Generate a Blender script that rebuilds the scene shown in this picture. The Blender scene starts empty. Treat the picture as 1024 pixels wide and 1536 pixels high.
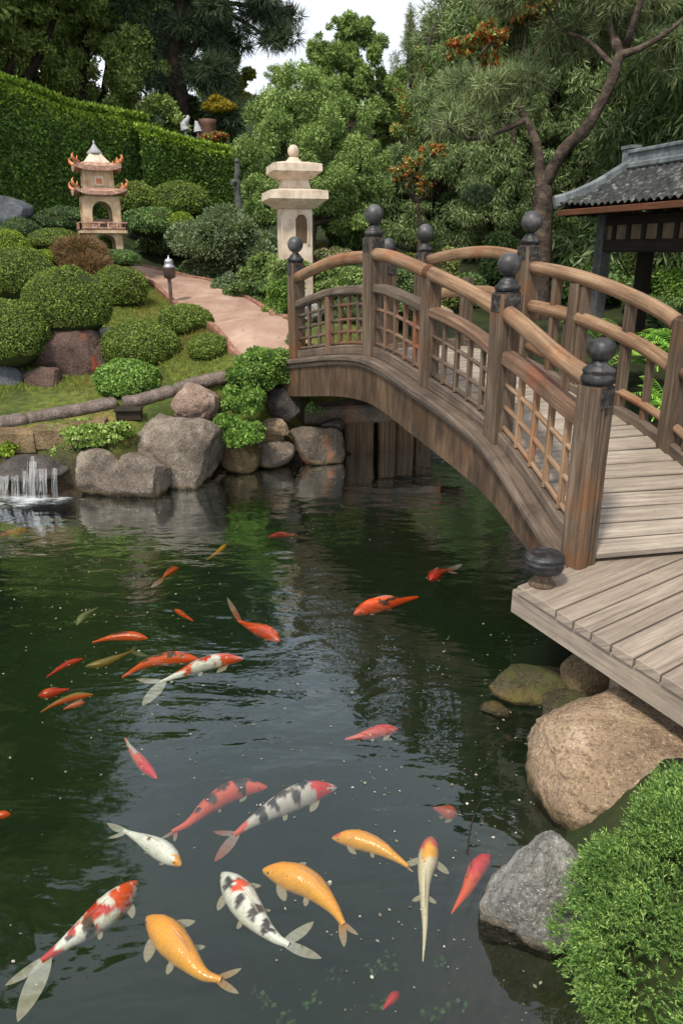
import bpy, math, random
import numpy as np
from mathutils import Vector, noise
R = math.radians
rnd = random.Random(7)
sc = bpy.context.scene
COL = sc.collection
# ------------------------------------------------------------------ camera model (photograph is 1024 x 1536)
F = 1120.0; PITCH = R(19.34); CAM = np.array([0.0, 0.0, 2.2])
cP, sP = math.cos(PITCH), math.sin(PITCH)
def ray(px, py):
    x = (px-512)/F; y = (768-py)/F
    return np.array([x, cP+y*sP, -sP+y*cP])          # per unit of view depth
def at_z(px, py, z):
    r = ray(px, py); return CAM + r*((z-CAM[2])/r[2])
def at_y(px, py, Y):
    r = ray(px, py); return CAM + r*(Y/r[1])
def at_d(px, py, d): return CAM + ray(px, py)*d
def depth(p): return p[1]*cP-(p[2]-2.2)*sP
def mpp(p): return depth(p)/F                         # metres per photo pixel at a point
cam = bpy.data.cameras.new('Camera'); co = bpy.data.objects.new('Camera', cam); COL.objects.link(co)
cam.sensor_fit = 'VERTICAL'; cam.sensor_height = 36; cam.lens = 36*F/1536
cam.clip_start = .05; cam.clip_end = 600
co.location = CAM; co.rotation_euler = (math.pi/2-PITCH, 0, 0); sc.camera = co
# ------------------------------------------------------------------ object helpers
def tag(o, label=None, cat=None, group=None, kind=None):
    if label: o['label'] = label
    if cat: o['category'] = cat
    if group: o['group'] = group
    if kind: o['kind'] = kind
    return o
def empty(name, loc, label, cat, group=None, rz=0):
    o = bpy.data.objects.new(name, None); COL.objects.link(o)
    o.location = tuple(loc); o.rotation_euler = (0, 0, rz); o.empty_display_size = .2
    return tag(o, label, cat, group)
class MB:
    """collects faces with grain UVs (u along the piece, metres)"""
    def __init__(s): s.v = []; s.f = []; s.uv = []; s.sm = []; s.mi = []
    def face(s, idx, uv=None, smooth=False, mi=0):
        s.f.append(idx); s.uv.append(uv or [(0, 0)]*len(idx)); s.sm.append(smooth); s.mi.append(mi)
    def sweep(s, path, prof, up=(0, 0, 1), scale=None, smooth=False, mi=0, cap=True, closed=True):
        path = [Vector(p) for p in path]; up = Vector(up); n = len(path); m = len(prof); base = len(s.v)
        per = [0]
        for i in range(m):
            a, b = prof[i], prof[(i+1) % m]; per.append(per[-1]+math.hypot(a[0]-b[0], a[1]-b[1]))
        u0 = rnd.uniform(0, 40); v0 = rnd.uniform(0, 40); u = u0; us = []
        side = None
        for i, p in enumerate(path):
            t = (path[min(i+1, n-1)]-path[max(i-1, 0)]).normalized()
            if abs(t.dot(up)) > .985 and side is not None: sd = (side-t*side.dot(t)).normalized()
            else:
                sd = t.cross(up)
                if sd.length < 1e-4: sd = t.cross(Vector((0, 1, 0)))
                sd.normalize()
                if side is not None and sd.dot(side) < 0: sd = -sd
            side = sd; w = sd.cross(t).normalized(); k = 1 if scale is None else scale[i]
            if i: u += (p-path[i-1]).length
            us.append(u)
            for (a, b) in prof: s.v.append(p+sd*(a*k)+w*(b*k))
        for i in range(n-1):
            for j in range(m if closed else m-1):
                j2 = (j+1) % m
                s.face([base+i*m+j, base+i*m+j2, base+(i+1)*m+j2, base+(i+1)*m+j],
                       [(us[i], v0+per[j]), (us[i], v0+per[j+1]), (us[i+1], v0+per[j+1]), (us[i+1], v0+per[j])], smooth, mi)
        if cap:
            uvc = [(u0+b, v0+a) for a, b in prof]
            s.face([base+j for j in range(m)][::-1], uvc[::-1], False, mi)
            s.face([base+(n-1)*m+j for j in range(m)], uvc, False, mi)
    def beam(s, p0, p1, w, h, up=(0, 0, 1), ch=.006, **k): s.sweep([p0, p1], rect(w, h, ch), up, **k)
    def box(s, c, sx, sy, sz, rz=0, ch=.005, mi=0):
        """box centred on c; the grain runs along its longest side"""
        c = Vector(c); ax = [Vector((math.cos(rz), math.sin(rz), 0)), Vector((-math.sin(rz), math.cos(rz), 0)), Vector((0, 0, 1))]
        d = [sx, sy, sz]; k = d.index(max(d)); a, b = [i for i in range(3) if i != k]
        if k == 2: up = ax[1]; w, h = sx, sy
        else: up = ax[2]; w, h = d[a] if a != 2 else d[b], sz
        s.sweep([c-ax[k]*d[k]/2, c+ax[k]*d[k]/2], rect(w, h, ch), up, mi=mi)
    def lathe(s, c, prof, seg=20, smooth=True, mi=0, rot=0, sq=1.0):
        """sq: radius multiplier is applied as is; seg=4/6 makes polygonal turnings"""
        base = len(s.v); c = Vector(c)
        for r, z in prof:
            for j in range(seg):
                a = rot+2*math.pi*j/seg; s.v.append(c+Vector((r*math.cos(a), r*math.sin(a), z)))
        l = 0
        for i in range(len(prof)-1):
            l2 = l+math.hypot(prof[i+1][0]-prof[i][0], prof[i+1][1]-prof[i][1])
            for j in range(seg):
                j2 = (j+1) % seg; w = prof[i][0]*2*math.pi/seg+1e-4
                s.face([base+i*seg+j, base+i*seg+j2, base+(i+1)*seg+j2, base+(i+1)*seg+j],
                       [(l, j*w), (l, (j+1)*w), (l2, (j+1)*w), (l2, j*w)], smooth, mi)
            l = l2
        s.face([base+j for j in range(seg)][::-1], None, False, mi)
        s.face([base+(len(prof)-1)*seg+j for j in range(seg)], None, False, mi)
    def build(s, name, mats, parent=None, origin=None):
        """vertices are in world space; the object's origin is its parent's, or the foot of the mesh"""
        me = bpy.data.meshes.new(name)
        if parent is not None: o0 = origin_of(parent)
        elif origin is not None: o0 = Vector(origin)
        else:
            a = np.array([tuple(v) for v in s.v]); o0 = Vector(((a[:, 0].min()+a[:, 0].max())/2, (a[:, 1].min()+a[:, 1].max())/2, a[:, 2].min()))
        me.from_pydata([tuple(Vector(v)-o0) for v in s.v], [], s.f)
        uv = me.uv_layers.new(name='UVMap')
        uv.data.foreach_set('uv', [c for f in s.uv for p in f for c in p])
        me.polygons.foreach_set('use_smooth', s.sm); me.polygons.foreach_set('material_index', s.mi)
        for m in (mats if isinstance(mats, (list, tuple)) else [mats]): me.materials.append(m)
        o = bpy.data.objects.new(name, me); COL.objects.link(o)
        if parent is not None: o.parent = parent
        else: o.location = tuple(o0)
        return o
def origin_of(o):
    v = Vector(o.location)
    return v if o.parent is None else v+origin_of(o.parent)
def rect(w, h, ch=.006):
    w /= 2; h /= 2; c = min(ch, w*.45, h*.45)
    if c <= 0: return [(-w, -h), (w, -h), (w, h), (-w, h)]
    return [(-w+c, -h), (w-c, -h), (w, -h+c), (w, h-c), (w-c, h), (-w+c, h), (-w, h-c), (-w, -h+c)]
def circ(r, n=12): return [(r*math.cos(2*math.pi*i/n), r*math.sin(2*math.pi*i/n)) for i in range(n)]
def mesh_np(name, V, faces_n, mats, mi=None, smooth=False, attr=None, FI=None):
    """V (N,3); faces_n = verts per face (3/4) with consecutive vertices, or FI an index array"""
    me = bpy.data.meshes.new(name); n = len(V)
    if FI is None: FI = np.arange(n).reshape(-1, faces_n)
    nf = len(FI); k = FI.shape[1]
    me.vertices.add(n); me.vertices.foreach_set('co', V.astype(np.float32).ravel())
    me.loops.add(nf*k); me.loops.foreach_set('vertex_index', FI.astype(np.int32).ravel())
    me.polygons.add(nf); me.polygons.foreach_set('loop_start', np.arange(0, nf*k, k, dtype=np.int32))
    me.polygons.foreach_set('loop_total', np.full(nf, k, dtype=np.int32))
    me.update(calc_edges=True)
    if mi is not None: me.polygons.foreach_set('material_index', mi.astype(np.int32))
    me.polygons.foreach_set('use_smooth', np.full(nf, smooth) if np.isscalar(smooth) else smooth)
    if attr is not None:
        a = me.color_attributes.new('Col', 'FLOAT_COLOR', 'POINT'); a.data.foreach_set('color', attr.astype(np.float32).ravel())
    for m in (mats if isinstance(mats, (list, tuple)) else [mats]): me.materials.append(m)
    me.validate(); return me
def link(name, me, parent=None, loc=(0, 0, 0)):
    o = bpy.data.objects.new(name, me); COL.objects.link(o); o.location = tuple(loc)
    if parent is not None: o.parent = parent
    return o
# ------------------------------------------------------------------ materials
def srgb(r, g, b, k=1.0):
    f = lambda c: ((c/255+.055)/1.055)**2.4 if c > 10 else c/255/12.92
    return (f(r)*k, f(g)*k, f(b)*k, 1)
class NT:
    def __init__(s, name):
        s.m = bpy.data.materials.new(name); s.m.use_nodes = True; s.t = s.m.node_tree; s.t.nodes.clear()
        s.out = s.n('ShaderNodeOutputMaterial')
    def n(s, typ, **k):
        nd = s.t.nodes.new(typ)
        for a, v in k.items(): setattr(nd, a, v)
        return nd
    def l(s, a, b): s.t.links.new(a, b)
    def noise(s, vec, scale, detail=5, rough=.55, dist=0, sc3=None):
        n = s.n('ShaderNodeTexNoise'); n.inputs['Scale'].default_value = scale; n.inputs['Detail'].default_value = detail
        n.inputs['Roughness'].default_value = rough; n.inputs['Distortion'].default_value = dist
        if sc3:
            mp = s.n('ShaderNodeMapping'); mp.inputs['Scale'].default_value = sc3; s.l(vec, mp.inputs[0]); vec = mp.outputs[0]
        s.l(vec, n.inputs['Vector']); return n.outputs['Fac']
    def ramp(s, fac, stops):
        r = s.n('ShaderNodeValToRGB'); e = r.color_ramp.elements
        while len(e) < len(stops): e.new(.5)
        for i, (p, c) in enumerate(stops): e[i].position = p; e[i].color = c if len(c) == 4 else (*c, 1)
        s.l(fac, r.inputs[0]); return r.outputs[0]
    def mix(s, fac, a, b, mode='MIX'):
        m = s.n('ShaderNodeMix'); m.data_type = 'RGBA'; m.blend_type = mode
        for i, x in ((0, fac), (6, a), (7, b)):
            if hasattr(x, 'is_linked') or isinstance(x, bpy.types.NodeSocket): s.l(x, m.inputs[i])
            else: m.inputs[i].default_value = x
        return m.outputs[2]
    def math(s, op, a, b=0, c=0):
        m = s.n('ShaderNodeMath'); m.operation = op
        for i, x in ((0, a), (1, b), (2, c)):
            if isinstance(x, bpy.types.NodeSocket): s.l(x, m.inputs[i])
            else: m.inputs[i].default_value = x
        return m.outputs[0]
    def bump(s, h, strength=.5, dist=.01, nrm=None):
        b = s.n('ShaderNodeBump'); b.inputs['Strength'].default_value = strength; b.inputs['Distance'].default_value = dist
        s.l(h, b.inputs['Height'])
        if nrm is not None: s.l(nrm, b.inputs['Normal'])
        return b.outputs[0]
    def pr(s, col, rough=.7, nrm=None, spec=.3, metal=0, **k):
        p = s.n('ShaderNodeBsdfPrincipled')
        for key, x in (('Base Color', col), ('Roughness', rough), ('Specular IOR Level', spec), ('Metallic', metal), *k.items()):
            if isinstance(x, bpy.types.NodeSocket): s.l(x, p.inputs[key])
            else: p.inputs[key].default_value = x
        if nrm is not None: s.l(nrm, p.inputs['Normal'])
        return p.outputs[0]
    def done(s, sh, vol=None):
        s.l(sh, s.out.inputs['Surface'])
        if vol is not None: s.l(vol, s.out.inputs['Volume'])
        return s.m
W1 = (1, 1, 1, 1); K0 = (0, 0, 0, 1)
def wood(name, light, mid, dark, orange=None, stain=.5, cross=38, rough=.78, bump=.5):
    t = NT(name); tc = t.n('ShaderNodeTexCoord'); uv = tc.outputs['UV']; ob = tc.outputs['Object']
    g = t.noise(uv, 1, 9, .72, .25, (1.5, cross, 1)); g2 = t.noise(uv, 1, 4, .6, 0, (6, cross*4, 1))
    c = t.ramp(g, [(.3, dark), (.48, mid), (.68, light)])
    c = t.mix(t.ramp(g2, [(.35, (.35, .35, .35)), (.6, K0)]), c, t.mix(.5, c, (dark[0]*.6, dark[1]*.6, dark[2]*.6, 1)))
    isl = t.n('ShaderNodeNewGeometry').outputs['Random Per Island']
    c = t.mix(t.ramp(isl, [(0, (.32, .32, .32)), (1, K0)]), c, dark)
    if orange:
        o = t.noise(ob, 1.9, 4, .6, .3); o = t.ramp(o, [(.53, K0), (.66, (.8, .8, .8))]); c = t.mix(o, c, t.mix(t.ramp(g, [(.3, K0), (.7, W1)]), (orange[0]*.45, orange[1]*.45, orange[2]*.45, 1), orange))
    st = t.noise(ob, 3.3, 6, .65, .4, (1, 1, .35)); c = t.mix(t.ramp(st, [(.42, K0), (.7, (stain, stain, stain))]), c, (dark[0]*.45, dark[1]*.45, dark[2]*.45, 1))
    knots = t.n('ShaderNodeTexVoronoi'); mp = t.n('ShaderNodeMapping'); mp.inputs['Scale'].default_value = (2.0, 7, 1); t.l(uv, mp.inputs[0]); t.l(mp.outputs[0], knots.inputs['Vector'])
    c = t.mix(t.ramp(knots.outputs['Distance'], [(.04, (.75, .75, .75)), (.1, K0)]), c, (dark[0]*.35, dark[1]*.35, dark[2]*.35, 1))
    return t.done(t.pr(c, rough, t.bump(t.math('ADD', g, t.math('MULTIPLY', g2, .5)), bump, .006)))
W_POST = wood('weathered_post_wood', srgb(140, 120, 102), srgb(100, 84, 69), srgb(54, 45, 38), srgb(132, 88, 54), .65)
W_RAIL = wood('rounded_rail_wood', srgb(176, 148, 120), srgb(142, 112, 86), srgb(92, 70, 54), srgb(160, 104, 70), .35, 26)
W_RED = wood('reddish_rail_wood', srgb(152, 122, 100), srgb(116, 90, 72), srgb(70, 54, 44), srgb(148, 88, 64), .5, 26)
W_BEAM = wood('stained_beam_wood', srgb(122, 98, 76), srgb(88, 69, 52), srgb(48, 38, 30), srgb(122, 84, 52), .8, 9)
W_GREY = wood('grey_ledge_wood', srgb(138, 122, 108), srgb(104, 90, 78), srgb(62, 52, 45), None, .6)
W_DECK = wood('pale_deck_wood', srgb(188, 177, 163), srgb(158, 146, 132), srgb(112, 100, 90), None, .3, 30, .7, .35)
W_DECK2 = wood('pale_landing_wood', srgb(176, 162, 146), srgb(148, 134, 120), srgb(104, 93, 83), None, .22, 30, .7, .35)
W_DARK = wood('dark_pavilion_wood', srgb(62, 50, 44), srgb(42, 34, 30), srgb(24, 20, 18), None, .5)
W_EAVE = wood('orange_brown_eave_wood', srgb(132, 82, 56), srgb(102, 64, 44), srgb(66, 42, 30), None, .3)
W_OLD = wood('wet_retaining_timber', srgb(150, 124, 96), srgb(108, 88, 66), srgb(58, 46, 36), srgb(140, 100, 60), .6)
def simple(name, cols, scale=8, rough=.7, bump=.3, bd=.01, metal=0, spec=.3, detail=7, lo=.3, hi=.7):
    t = NT(name); ob = t.n('ShaderNodeTexCoord').outputs['Object']
    f = t.noise(ob, scale, detail, .6, .2)
    c = t.ramp(f, [(lo+(hi-lo)*i/(len(cols)-1), cc) for i, cc in enumerate(cols)])
    if name in ('pale_lantern_stone', 'cream_painted_plaster', 'grey_ridge_plaster', 'pinkish_roof_trim'):   # rain streaks and lichen specks
        st = t.noise(ob, 1, 6, .7, 0, (14, 14, 1.6)); c = t.mix(t.ramp(st, [(.5, K0), (.72, (.55, .55, .55))]), c, tuple(x*.38 for x in cols[0][:3])+(1,))
        c = t.mix(t.ramp(t.noise(ob, 38, 5, .7), [(.6, K0), (.7, (.5, .5, .5))]), c, srgb(96, 92, 70))
    return t.done(t.pr(c, rough, t.bump(t.noise(ob, scale*4, 6, .65), bump, bd), spec, metal))
M_CAP = simple('blackened_cap_metal', [srgb(24, 23, 23), srgb(44, 43, 44), srgb(82, 80, 80)], 14, .42, .5, .006, .25, .5)
M_BALL = simple('dull_grey_ball', [srgb(44, 43, 44), srgb(64, 63, 64), srgb(96, 94, 94)], 12, .5, .35, .003, .1, .5)
M_CHAR = simple('charred_post_top', [srgb(26, 24, 24), srgb(52, 50, 48), srgb(96, 92, 86)], 30, .8, .9, .01)
M_STONE = simple('pale_lantern_stone', [srgb(170, 150, 130), srgb(206, 188, 168), srgb(220, 206, 190)], 5, .8, .25, .008)
M_PAG = simple('cream_painted_plaster', [srgb(150, 124, 98), srgb(192, 166, 134), srgb(212, 190, 160)], 7, .75, .25, .006)
M_PAGR = simple('pinkish_roof_trim', [srgb(110, 78, 66), srgb(170, 132, 114), srgb(204, 176, 158)], 22, .8, .7, .01)
M_ORN = simple('orange_glazed_ornament', [srgb(160, 84, 62), srgb(196, 118, 80), srgb(206, 164, 116)], 30, .4, .4, .01)
M_GREYROOF = simple('grey_zinc_cap', [srgb(130, 128, 132), srgb(168, 166, 170)], 6, .55, .2, .004)
M_TILE = simple('lichened_roof_tile', [srgb(30, 32, 31), srgb(56, 58, 57), srgb(132, 132, 128)], 11, .8, .6, .01, lo=.36, hi=.74)
M_RIDGE = simple('grey_ridge_plaster', [srgb(72, 78, 80), srgb(104, 110, 113), srgb(136, 141, 144)], 5, .75, .4, .008)
M_PANEL = simple('pale_lintel_panel', [srgb(96, 80, 66), srgb(132, 112, 92)], 5)
M_DARKIN = simple('dark_opening', [srgb(24, 22, 20), srgb(60, 46, 34)], 5)
M_SILVER = simple('silver_lamp_cap', [srgb(150, 152, 156), srgb(190, 192, 196)], 6, .35, .1, .003, .6)
M_BRONZE = simple('brown_lamp_metal', [srgb(84, 70, 64), srgb(120, 104, 96)], 8, .5, .2, .003, .4)
M_BARK = simple('grey_brown_bark', [srgb(40, 34, 30), srgb(76, 64, 56), srgb(112, 98, 86)], 7, .9, 1, .03)
M_BARKD = simple('dark_bark', [srgb(24, 20, 17), srgb(48, 38, 32), srgb(72, 60, 50)], 7, .9, 1, .03)
M_WHITE = simple('pale_statue_stone', [srgb(150, 152, 156), srgb(196, 198, 202)], 5, .7)
M_TERRA = simple('dull_terracotta', [srgb(86, 62, 54), srgb(120, 86, 72)], 5)
M_STAT = simple('grey_weathered_snag', [srgb(64, 66, 64), srgb(100, 100, 98)], 9, .85, .8, .02)

def rockmat(name, cols, spot=None, moss=0, wet=True, scale=2.2):
    t = NT(name); tc = t.n('ShaderNodeTexCoord'); ob = tc.outputs['Object']; geo = t.n('ShaderNodeNewGeometry')
    f = t.noise(ob, scale, 9, .65, .6); c = t.ramp(f, [(.3, cols[0]), (.5, cols[1]), (.7, cols[2])])
    sp = t.noise(ob, 55, 4, .7); c = t.mix(t.ramp(sp, [(.40, (.55, .55, .55)), (.5, K0)]), c, (cols[0][0]*.4, cols[0][1]*.4, cols[0][2]*.4, 1))
    sp2 = t.noise(ob, 80, 3, .7); c = t.mix(t.ramp(sp2, [(.58, K0), (.68, (.5, .5, .5))]), c, (min(1, cols[2][0]*1.5), min(1, cols[2][1]*1.5), min(1, cols[2][2]*1.5), 1))
    if spot:
        o = t.noise(ob, 1.7, 5, .6, .8); c = t.mix(t.ramp(o, [(.5 if 'rust' in name else .56, K0), (.6, (.8, .8, .8))]), c, spot)
    if moss:
        mo = t.noise(ob, 3.5, 6, .7); c = t.mix(t.ramp(mo, [(.62-moss*.3, K0), (.75-moss*.3, (.9, .9, .9))]), c, srgb(74, 78, 30))
    rough = .85
    if wet:                                          # the algae band and damp skirt where stone stands in the water (height is real)
        sx = t.n('ShaderNodeSeparateXYZ'); t.l(geo.outputs['Position'], sx.inputs[0])
        hz = t.math('ADD', sx.outputs['Z'], t.math('MULTIPLY', t.noise(ob, 6, 4), .14))
        c = t.mix(t.ramp(hz, [(.11, (.42, .42, .42)), (.15, K0)]), c, srgb(120, 98, 56))
        c = t.mix(t.ramp(hz, [(.075, (.85, .85, .85)), (.11, K0)]), c, srgb(36, 32, 20))
        rough = t.ramp(hz, [(.09, (.35, .35, .35)), (.2, (.85, .85, .85))])
    h = t.math('ADD', t.noise(ob, 9, 8, .7), t.math('MULTIPLY', t.noise(ob, 60, 3, .6), .35))
    return t.done(t.pr(c, rough, t.bump(h, .95, .045), .35))
RK_GREY = rockmat('grey_granite', [srgb(70, 62, 55), srgb(118, 106, 94), srgb(168, 154, 140)], scale=3.0)
RK_DARK = rockmat('dark_granite', [srgb(46, 43, 42), srgb(78, 72, 68), srgb(112, 104, 98)])
RK_TAN = rockmat('tan_granite', [srgb(112, 92, 74), srgb(166, 142, 116), srgb(198, 176, 150)])
RK_PINK = rockmat('pinkish_granite', [srgb(116, 92, 80), srgb(160, 136, 122), srgb(194, 174, 160)], wet=False)
RK_PALE = rockmat('pale_grey_granite', [srgb(92, 90, 86), srgb(142, 140, 134), srgb(196, 192, 184)], scale=3)
RK_RED = rockmat('brown_red_rock', [srgb(58, 46, 42), srgb(96, 76, 68), srgb(126, 104, 94)], srgb(160, 76, 46), wet=False)
RK_BLUE = rockmat('blue_grey_rock', [srgb(60, 64, 70), srgb(88, 92, 98), srgb(118, 122, 128)], wet=False)
RK_MOSS = rockmat('mossy_rock', [srgb(46, 42, 28), srgb(72, 66, 46), srgb(98, 90, 66)], None, .6)
RK_OCH = rockmat('ochre_rock', [srgb(74, 62, 46), srgb(124, 104, 74), srgb(150, 130, 98)], None, .18)
RK_RUST = rockmat('rust_streaked_rock', [srgb(70, 62, 54), srgb(108, 96, 84), srgb(142, 128, 112)], srgb(168, 96, 54))
RK_CURB = rockmat('speckled_kerb_stone', [srgb(84, 72, 66), srgb(124, 110, 102), srgb(158, 144, 134)], wet=False, scale=4)

def leaf(name, c1, c2, c3, trans=.3, patch=None, rough=.55, spec=.25):
    kf = {'juniper_needle': 1.35, 'pale_groundcover_leaf': 1.1, 'grey_green_shrub_leaf': 1.3, 'pale_pink_petal': 1, 'willowy_leaf': 1.9, 'orange_autumn_leaf': 1, 'yellow_autumn_leaf': 1.1, 'floating_petal_bits': 1, 'pondweed_leaf': .5, 'fallen_leaf': 1, 'russet_dry_twig': 1.4, 'lawn_blade': 1.25, 'red_leaf': 1.1, 'blue_green_needle': 2.5, 'dark_pine_needle': 2.6, 'bright_bush_leaf': 1.3, 'deep_green_leaf': 3.2, 'mid_green_leaf': 2.3, 'olive_tree_leaf': 2.8, 'hedge_new_growth': 1.4}.get(name, 1.75)
    ds = {'blue_green_needle': .22, 'dark_pine_needle': .25, 'mid_green_leaf': .2, 'deep_green_leaf': .22, 'olive_tree_leaf': .14, 'willowy_leaf': .12, 'juniper_needle': .12, 'bright_bush_leaf': .12, 'boxwood_leaf': .08, 'hedge_leaf': .08}.get(name, 0)
    def tone(c_): q = [min(.8, x*kf) for x in c_[:3]]; l_ = .3*q[0]+.6*q[1]+.1*q[2]; return tuple(x*(1-ds)+l_*ds for x in q)+(1,)
    c1, c2, c3 = tone(c1), tone(c2), tone(c3); t = NT(name); isl = t.n('ShaderNodeNewGeometry').outputs['Random Per Island']; ob = t.n('ShaderNodeTexCoord').outputs['Object']
    c = t.ramp(isl, [(.05, c1), (.5, c2), (.95, c3)])
    n = t.noise(ob, 9 if name == 'juniper_needle' else 1.1, 3, .6)
    if patch: c = t.mix(t.ramp(n, [(.5, K0), (.62, (.8, .8, .8))]), c, patch)
    else: c = t.mix(t.ramp(n, [(.38, (.5, .5, .5)), (.62, K0)]), c, c1)
    a = t.pr(c, rough, None, spec); tr = t.n('ShaderNodeBsdfTranslucent')
    t.l(t.mix(1, c, (1, 1, .6, 1), 'MULTIPLY'), tr.inputs[0])
    m = t.n('ShaderNodeMixShader'); m.inputs[0].default_value = trans; t.l(a, m.inputs[1]); t.l(tr.outputs[0], m.inputs[2])
    return t.done(m.outputs[0])
G = lambda r, g, b, k=1.0: srgb(r, g, b, k)
L_BOX = leaf('boxwood_leaf', G(54, 68, 20), G(86, 104, 36), G(128, 146, 58))
L_BOXY = leaf('yellow_boxwood_leaf', G(66, 84, 22), G(100, 122, 38), G(150, 164, 66))
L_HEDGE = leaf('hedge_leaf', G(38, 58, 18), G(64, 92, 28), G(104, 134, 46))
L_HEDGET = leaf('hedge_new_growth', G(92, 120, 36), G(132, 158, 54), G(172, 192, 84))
L_BRIGHT = leaf('bright_bush_leaf', G(64, 98, 28), G(104, 142, 46), G(156, 188, 78))
L_LIME = leaf('pale_groundcover_leaf', G(92, 122, 48), G(140, 166, 76), G(204, 216, 140))
L_GREYG = leaf('grey_green_shrub_leaf', G(74, 92, 60), G(108, 126, 90), G(160, 172, 140))
L_MID = leaf('mid_green_leaf', G(40, 60, 24), G(66, 92, 38), G(104, 132, 58))
L_DARK = leaf('deep_green_leaf', G(24, 38, 18), G(40, 60, 28), G(70, 94, 42))
L_WILLOW = leaf('willowy_leaf', G(66, 86, 38), G(98, 122, 58), G(150, 170, 92), .35)
L_OLIVE = leaf('olive_tree_leaf', G(58, 74, 28), G(88, 106, 44), G(130, 146, 70))
L_PINE = leaf('blue_green_needle', G(50, 62, 34), G(84, 98, 54), G(130, 142, 88), .2)
L_PINED = leaf('dark_pine_needle', G(28, 42, 26), G(48, 66, 40), G(80, 98, 62), .2)
L_YEL = leaf('yellow_autumn_leaf', G(120, 116, 34), G(176, 156, 48), G(206, 180, 66))
L_ORG = leaf('orange_autumn_leaf', G(170, 76, 34), G(206, 104, 50), G(226, 140, 78))
L_RED = leaf('red_leaf', G(110, 30, 22), G(168, 52, 36), G(200, 90, 60))
L_PINK = leaf('pale_pink_petal', G(190, 150, 140), G(222, 188, 176), G(240, 220, 212))
L_RUSSET = leaf('russet_dry_twig', G(80, 62, 40), G(116, 92, 62), G(150, 124, 90), .1)
L_JUN = leaf('juniper_needle', G(48, 80, 26), G(90, 130, 46), G(160, 190, 92), .3)
L_GRASS = leaf('lawn_blade', G(76, 96, 36), G(112, 128, 52), G(150, 154, 76), .3, G(136, 116, 60))
L_FERN = leaf('fern_frond_leaf', G(54, 90, 28), G(92, 136, 44), G(150, 184, 80))
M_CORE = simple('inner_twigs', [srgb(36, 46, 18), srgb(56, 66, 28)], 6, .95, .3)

# ------------------------------------------------------------------ world, sun
wd = bpy.data.worlds.new('World'); sc.world = wd; wd.use_nodes = True; nt = wd.node_tree; nt.nodes.clear()
SUN_EL, SUN_AZ = R(56), R(-150)        # azimuth from +Y, clockwise; the sun stands high behind the camera, to its left
wo = nt.nodes.new('ShaderNodeOutputWorld'); bg = nt.nodes.new('ShaderNodeBackground'); bg.inputs[1].default_value = .118
sky = nt.nodes.new('ShaderNodeTexSky'); sky.sky_type = 'NISHITA'; sky.sun_disc = False; sky.sun_elevation = SUN_EL; sky.sun_rotation = SUN_AZ
tc = nt.nodes.new('ShaderNodeTexCoord'); no = nt.nodes.new('ShaderNodeTexNoise'); no.inputs['Scale'].default_value = 2.6; no.inputs['Detail'].default_value = 7
mp = nt.nodes.new('ShaderNodeMapping'); mp.inputs['Scale'].default_value = (1, 1, 2.2); nt.links.new(tc.outputs['Generated'], mp.inputs[0]); nt.links.new(mp.outputs[0], no.inputs['Vector'])
rp = nt.nodes.new('ShaderNodeValToRGB'); rp.color_ramp.elements[0].position = .3; rp.color_ramp.elements[0].color = (6.0, 6.5, 7.3, 1); rp.color_ramp.elements[1].position = .68; rp.color_ramp.elements[1].color = (9.6, 9.7, 9.9, 1)
mx = nt.nodes.new('ShaderNodeMix'); mx.data_type = 'RGBA'; mx.inputs[0].default_value = .82
nt.links.new(no.outputs['Fac'], rp.inputs[0]); nt.links.new(sky.outputs[0], mx.inputs[6]); nt.links.new(rp.outputs[0], mx.inputs[7])
nt.links.new(mx.outputs[2], bg.inputs[0]); nt.links.new(bg.outputs[0], wo.inputs[0])
sl = bpy.data.lights.new('sun', 'SUN'); sl.energy = 3.1; sl.angle = R(7); sl.color = (1, .93, .80); so = bpy.data.objects.new('sun', sl); COL.objects.link(so)
sd = Vector((math.sin(SUN_AZ)*math.cos(SUN_EL), math.cos(SUN_AZ)*math.cos(SUN_EL), math.sin(SUN_EL)))
so.rotation_euler = sd.to_track_quat('Z', 'Y').to_euler(); so.location = (-6, -3, 12)
sc.view_settings.view_transform = 'Standard'; sc.view_settings.look = 'None'; sc.view_settings.exposure = .40; sc.view_settings.gamma = 1
sc.cycles.max_bounces = 8; sc.cycles.diffuse_bounces = 3; sc.cycles.transparent_max_bounces = 12; sc.cycles.volume_bounces = 0
sc.cycles.use_denoising = True; sc.cycles.sample_clamp_indirect = 6

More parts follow.
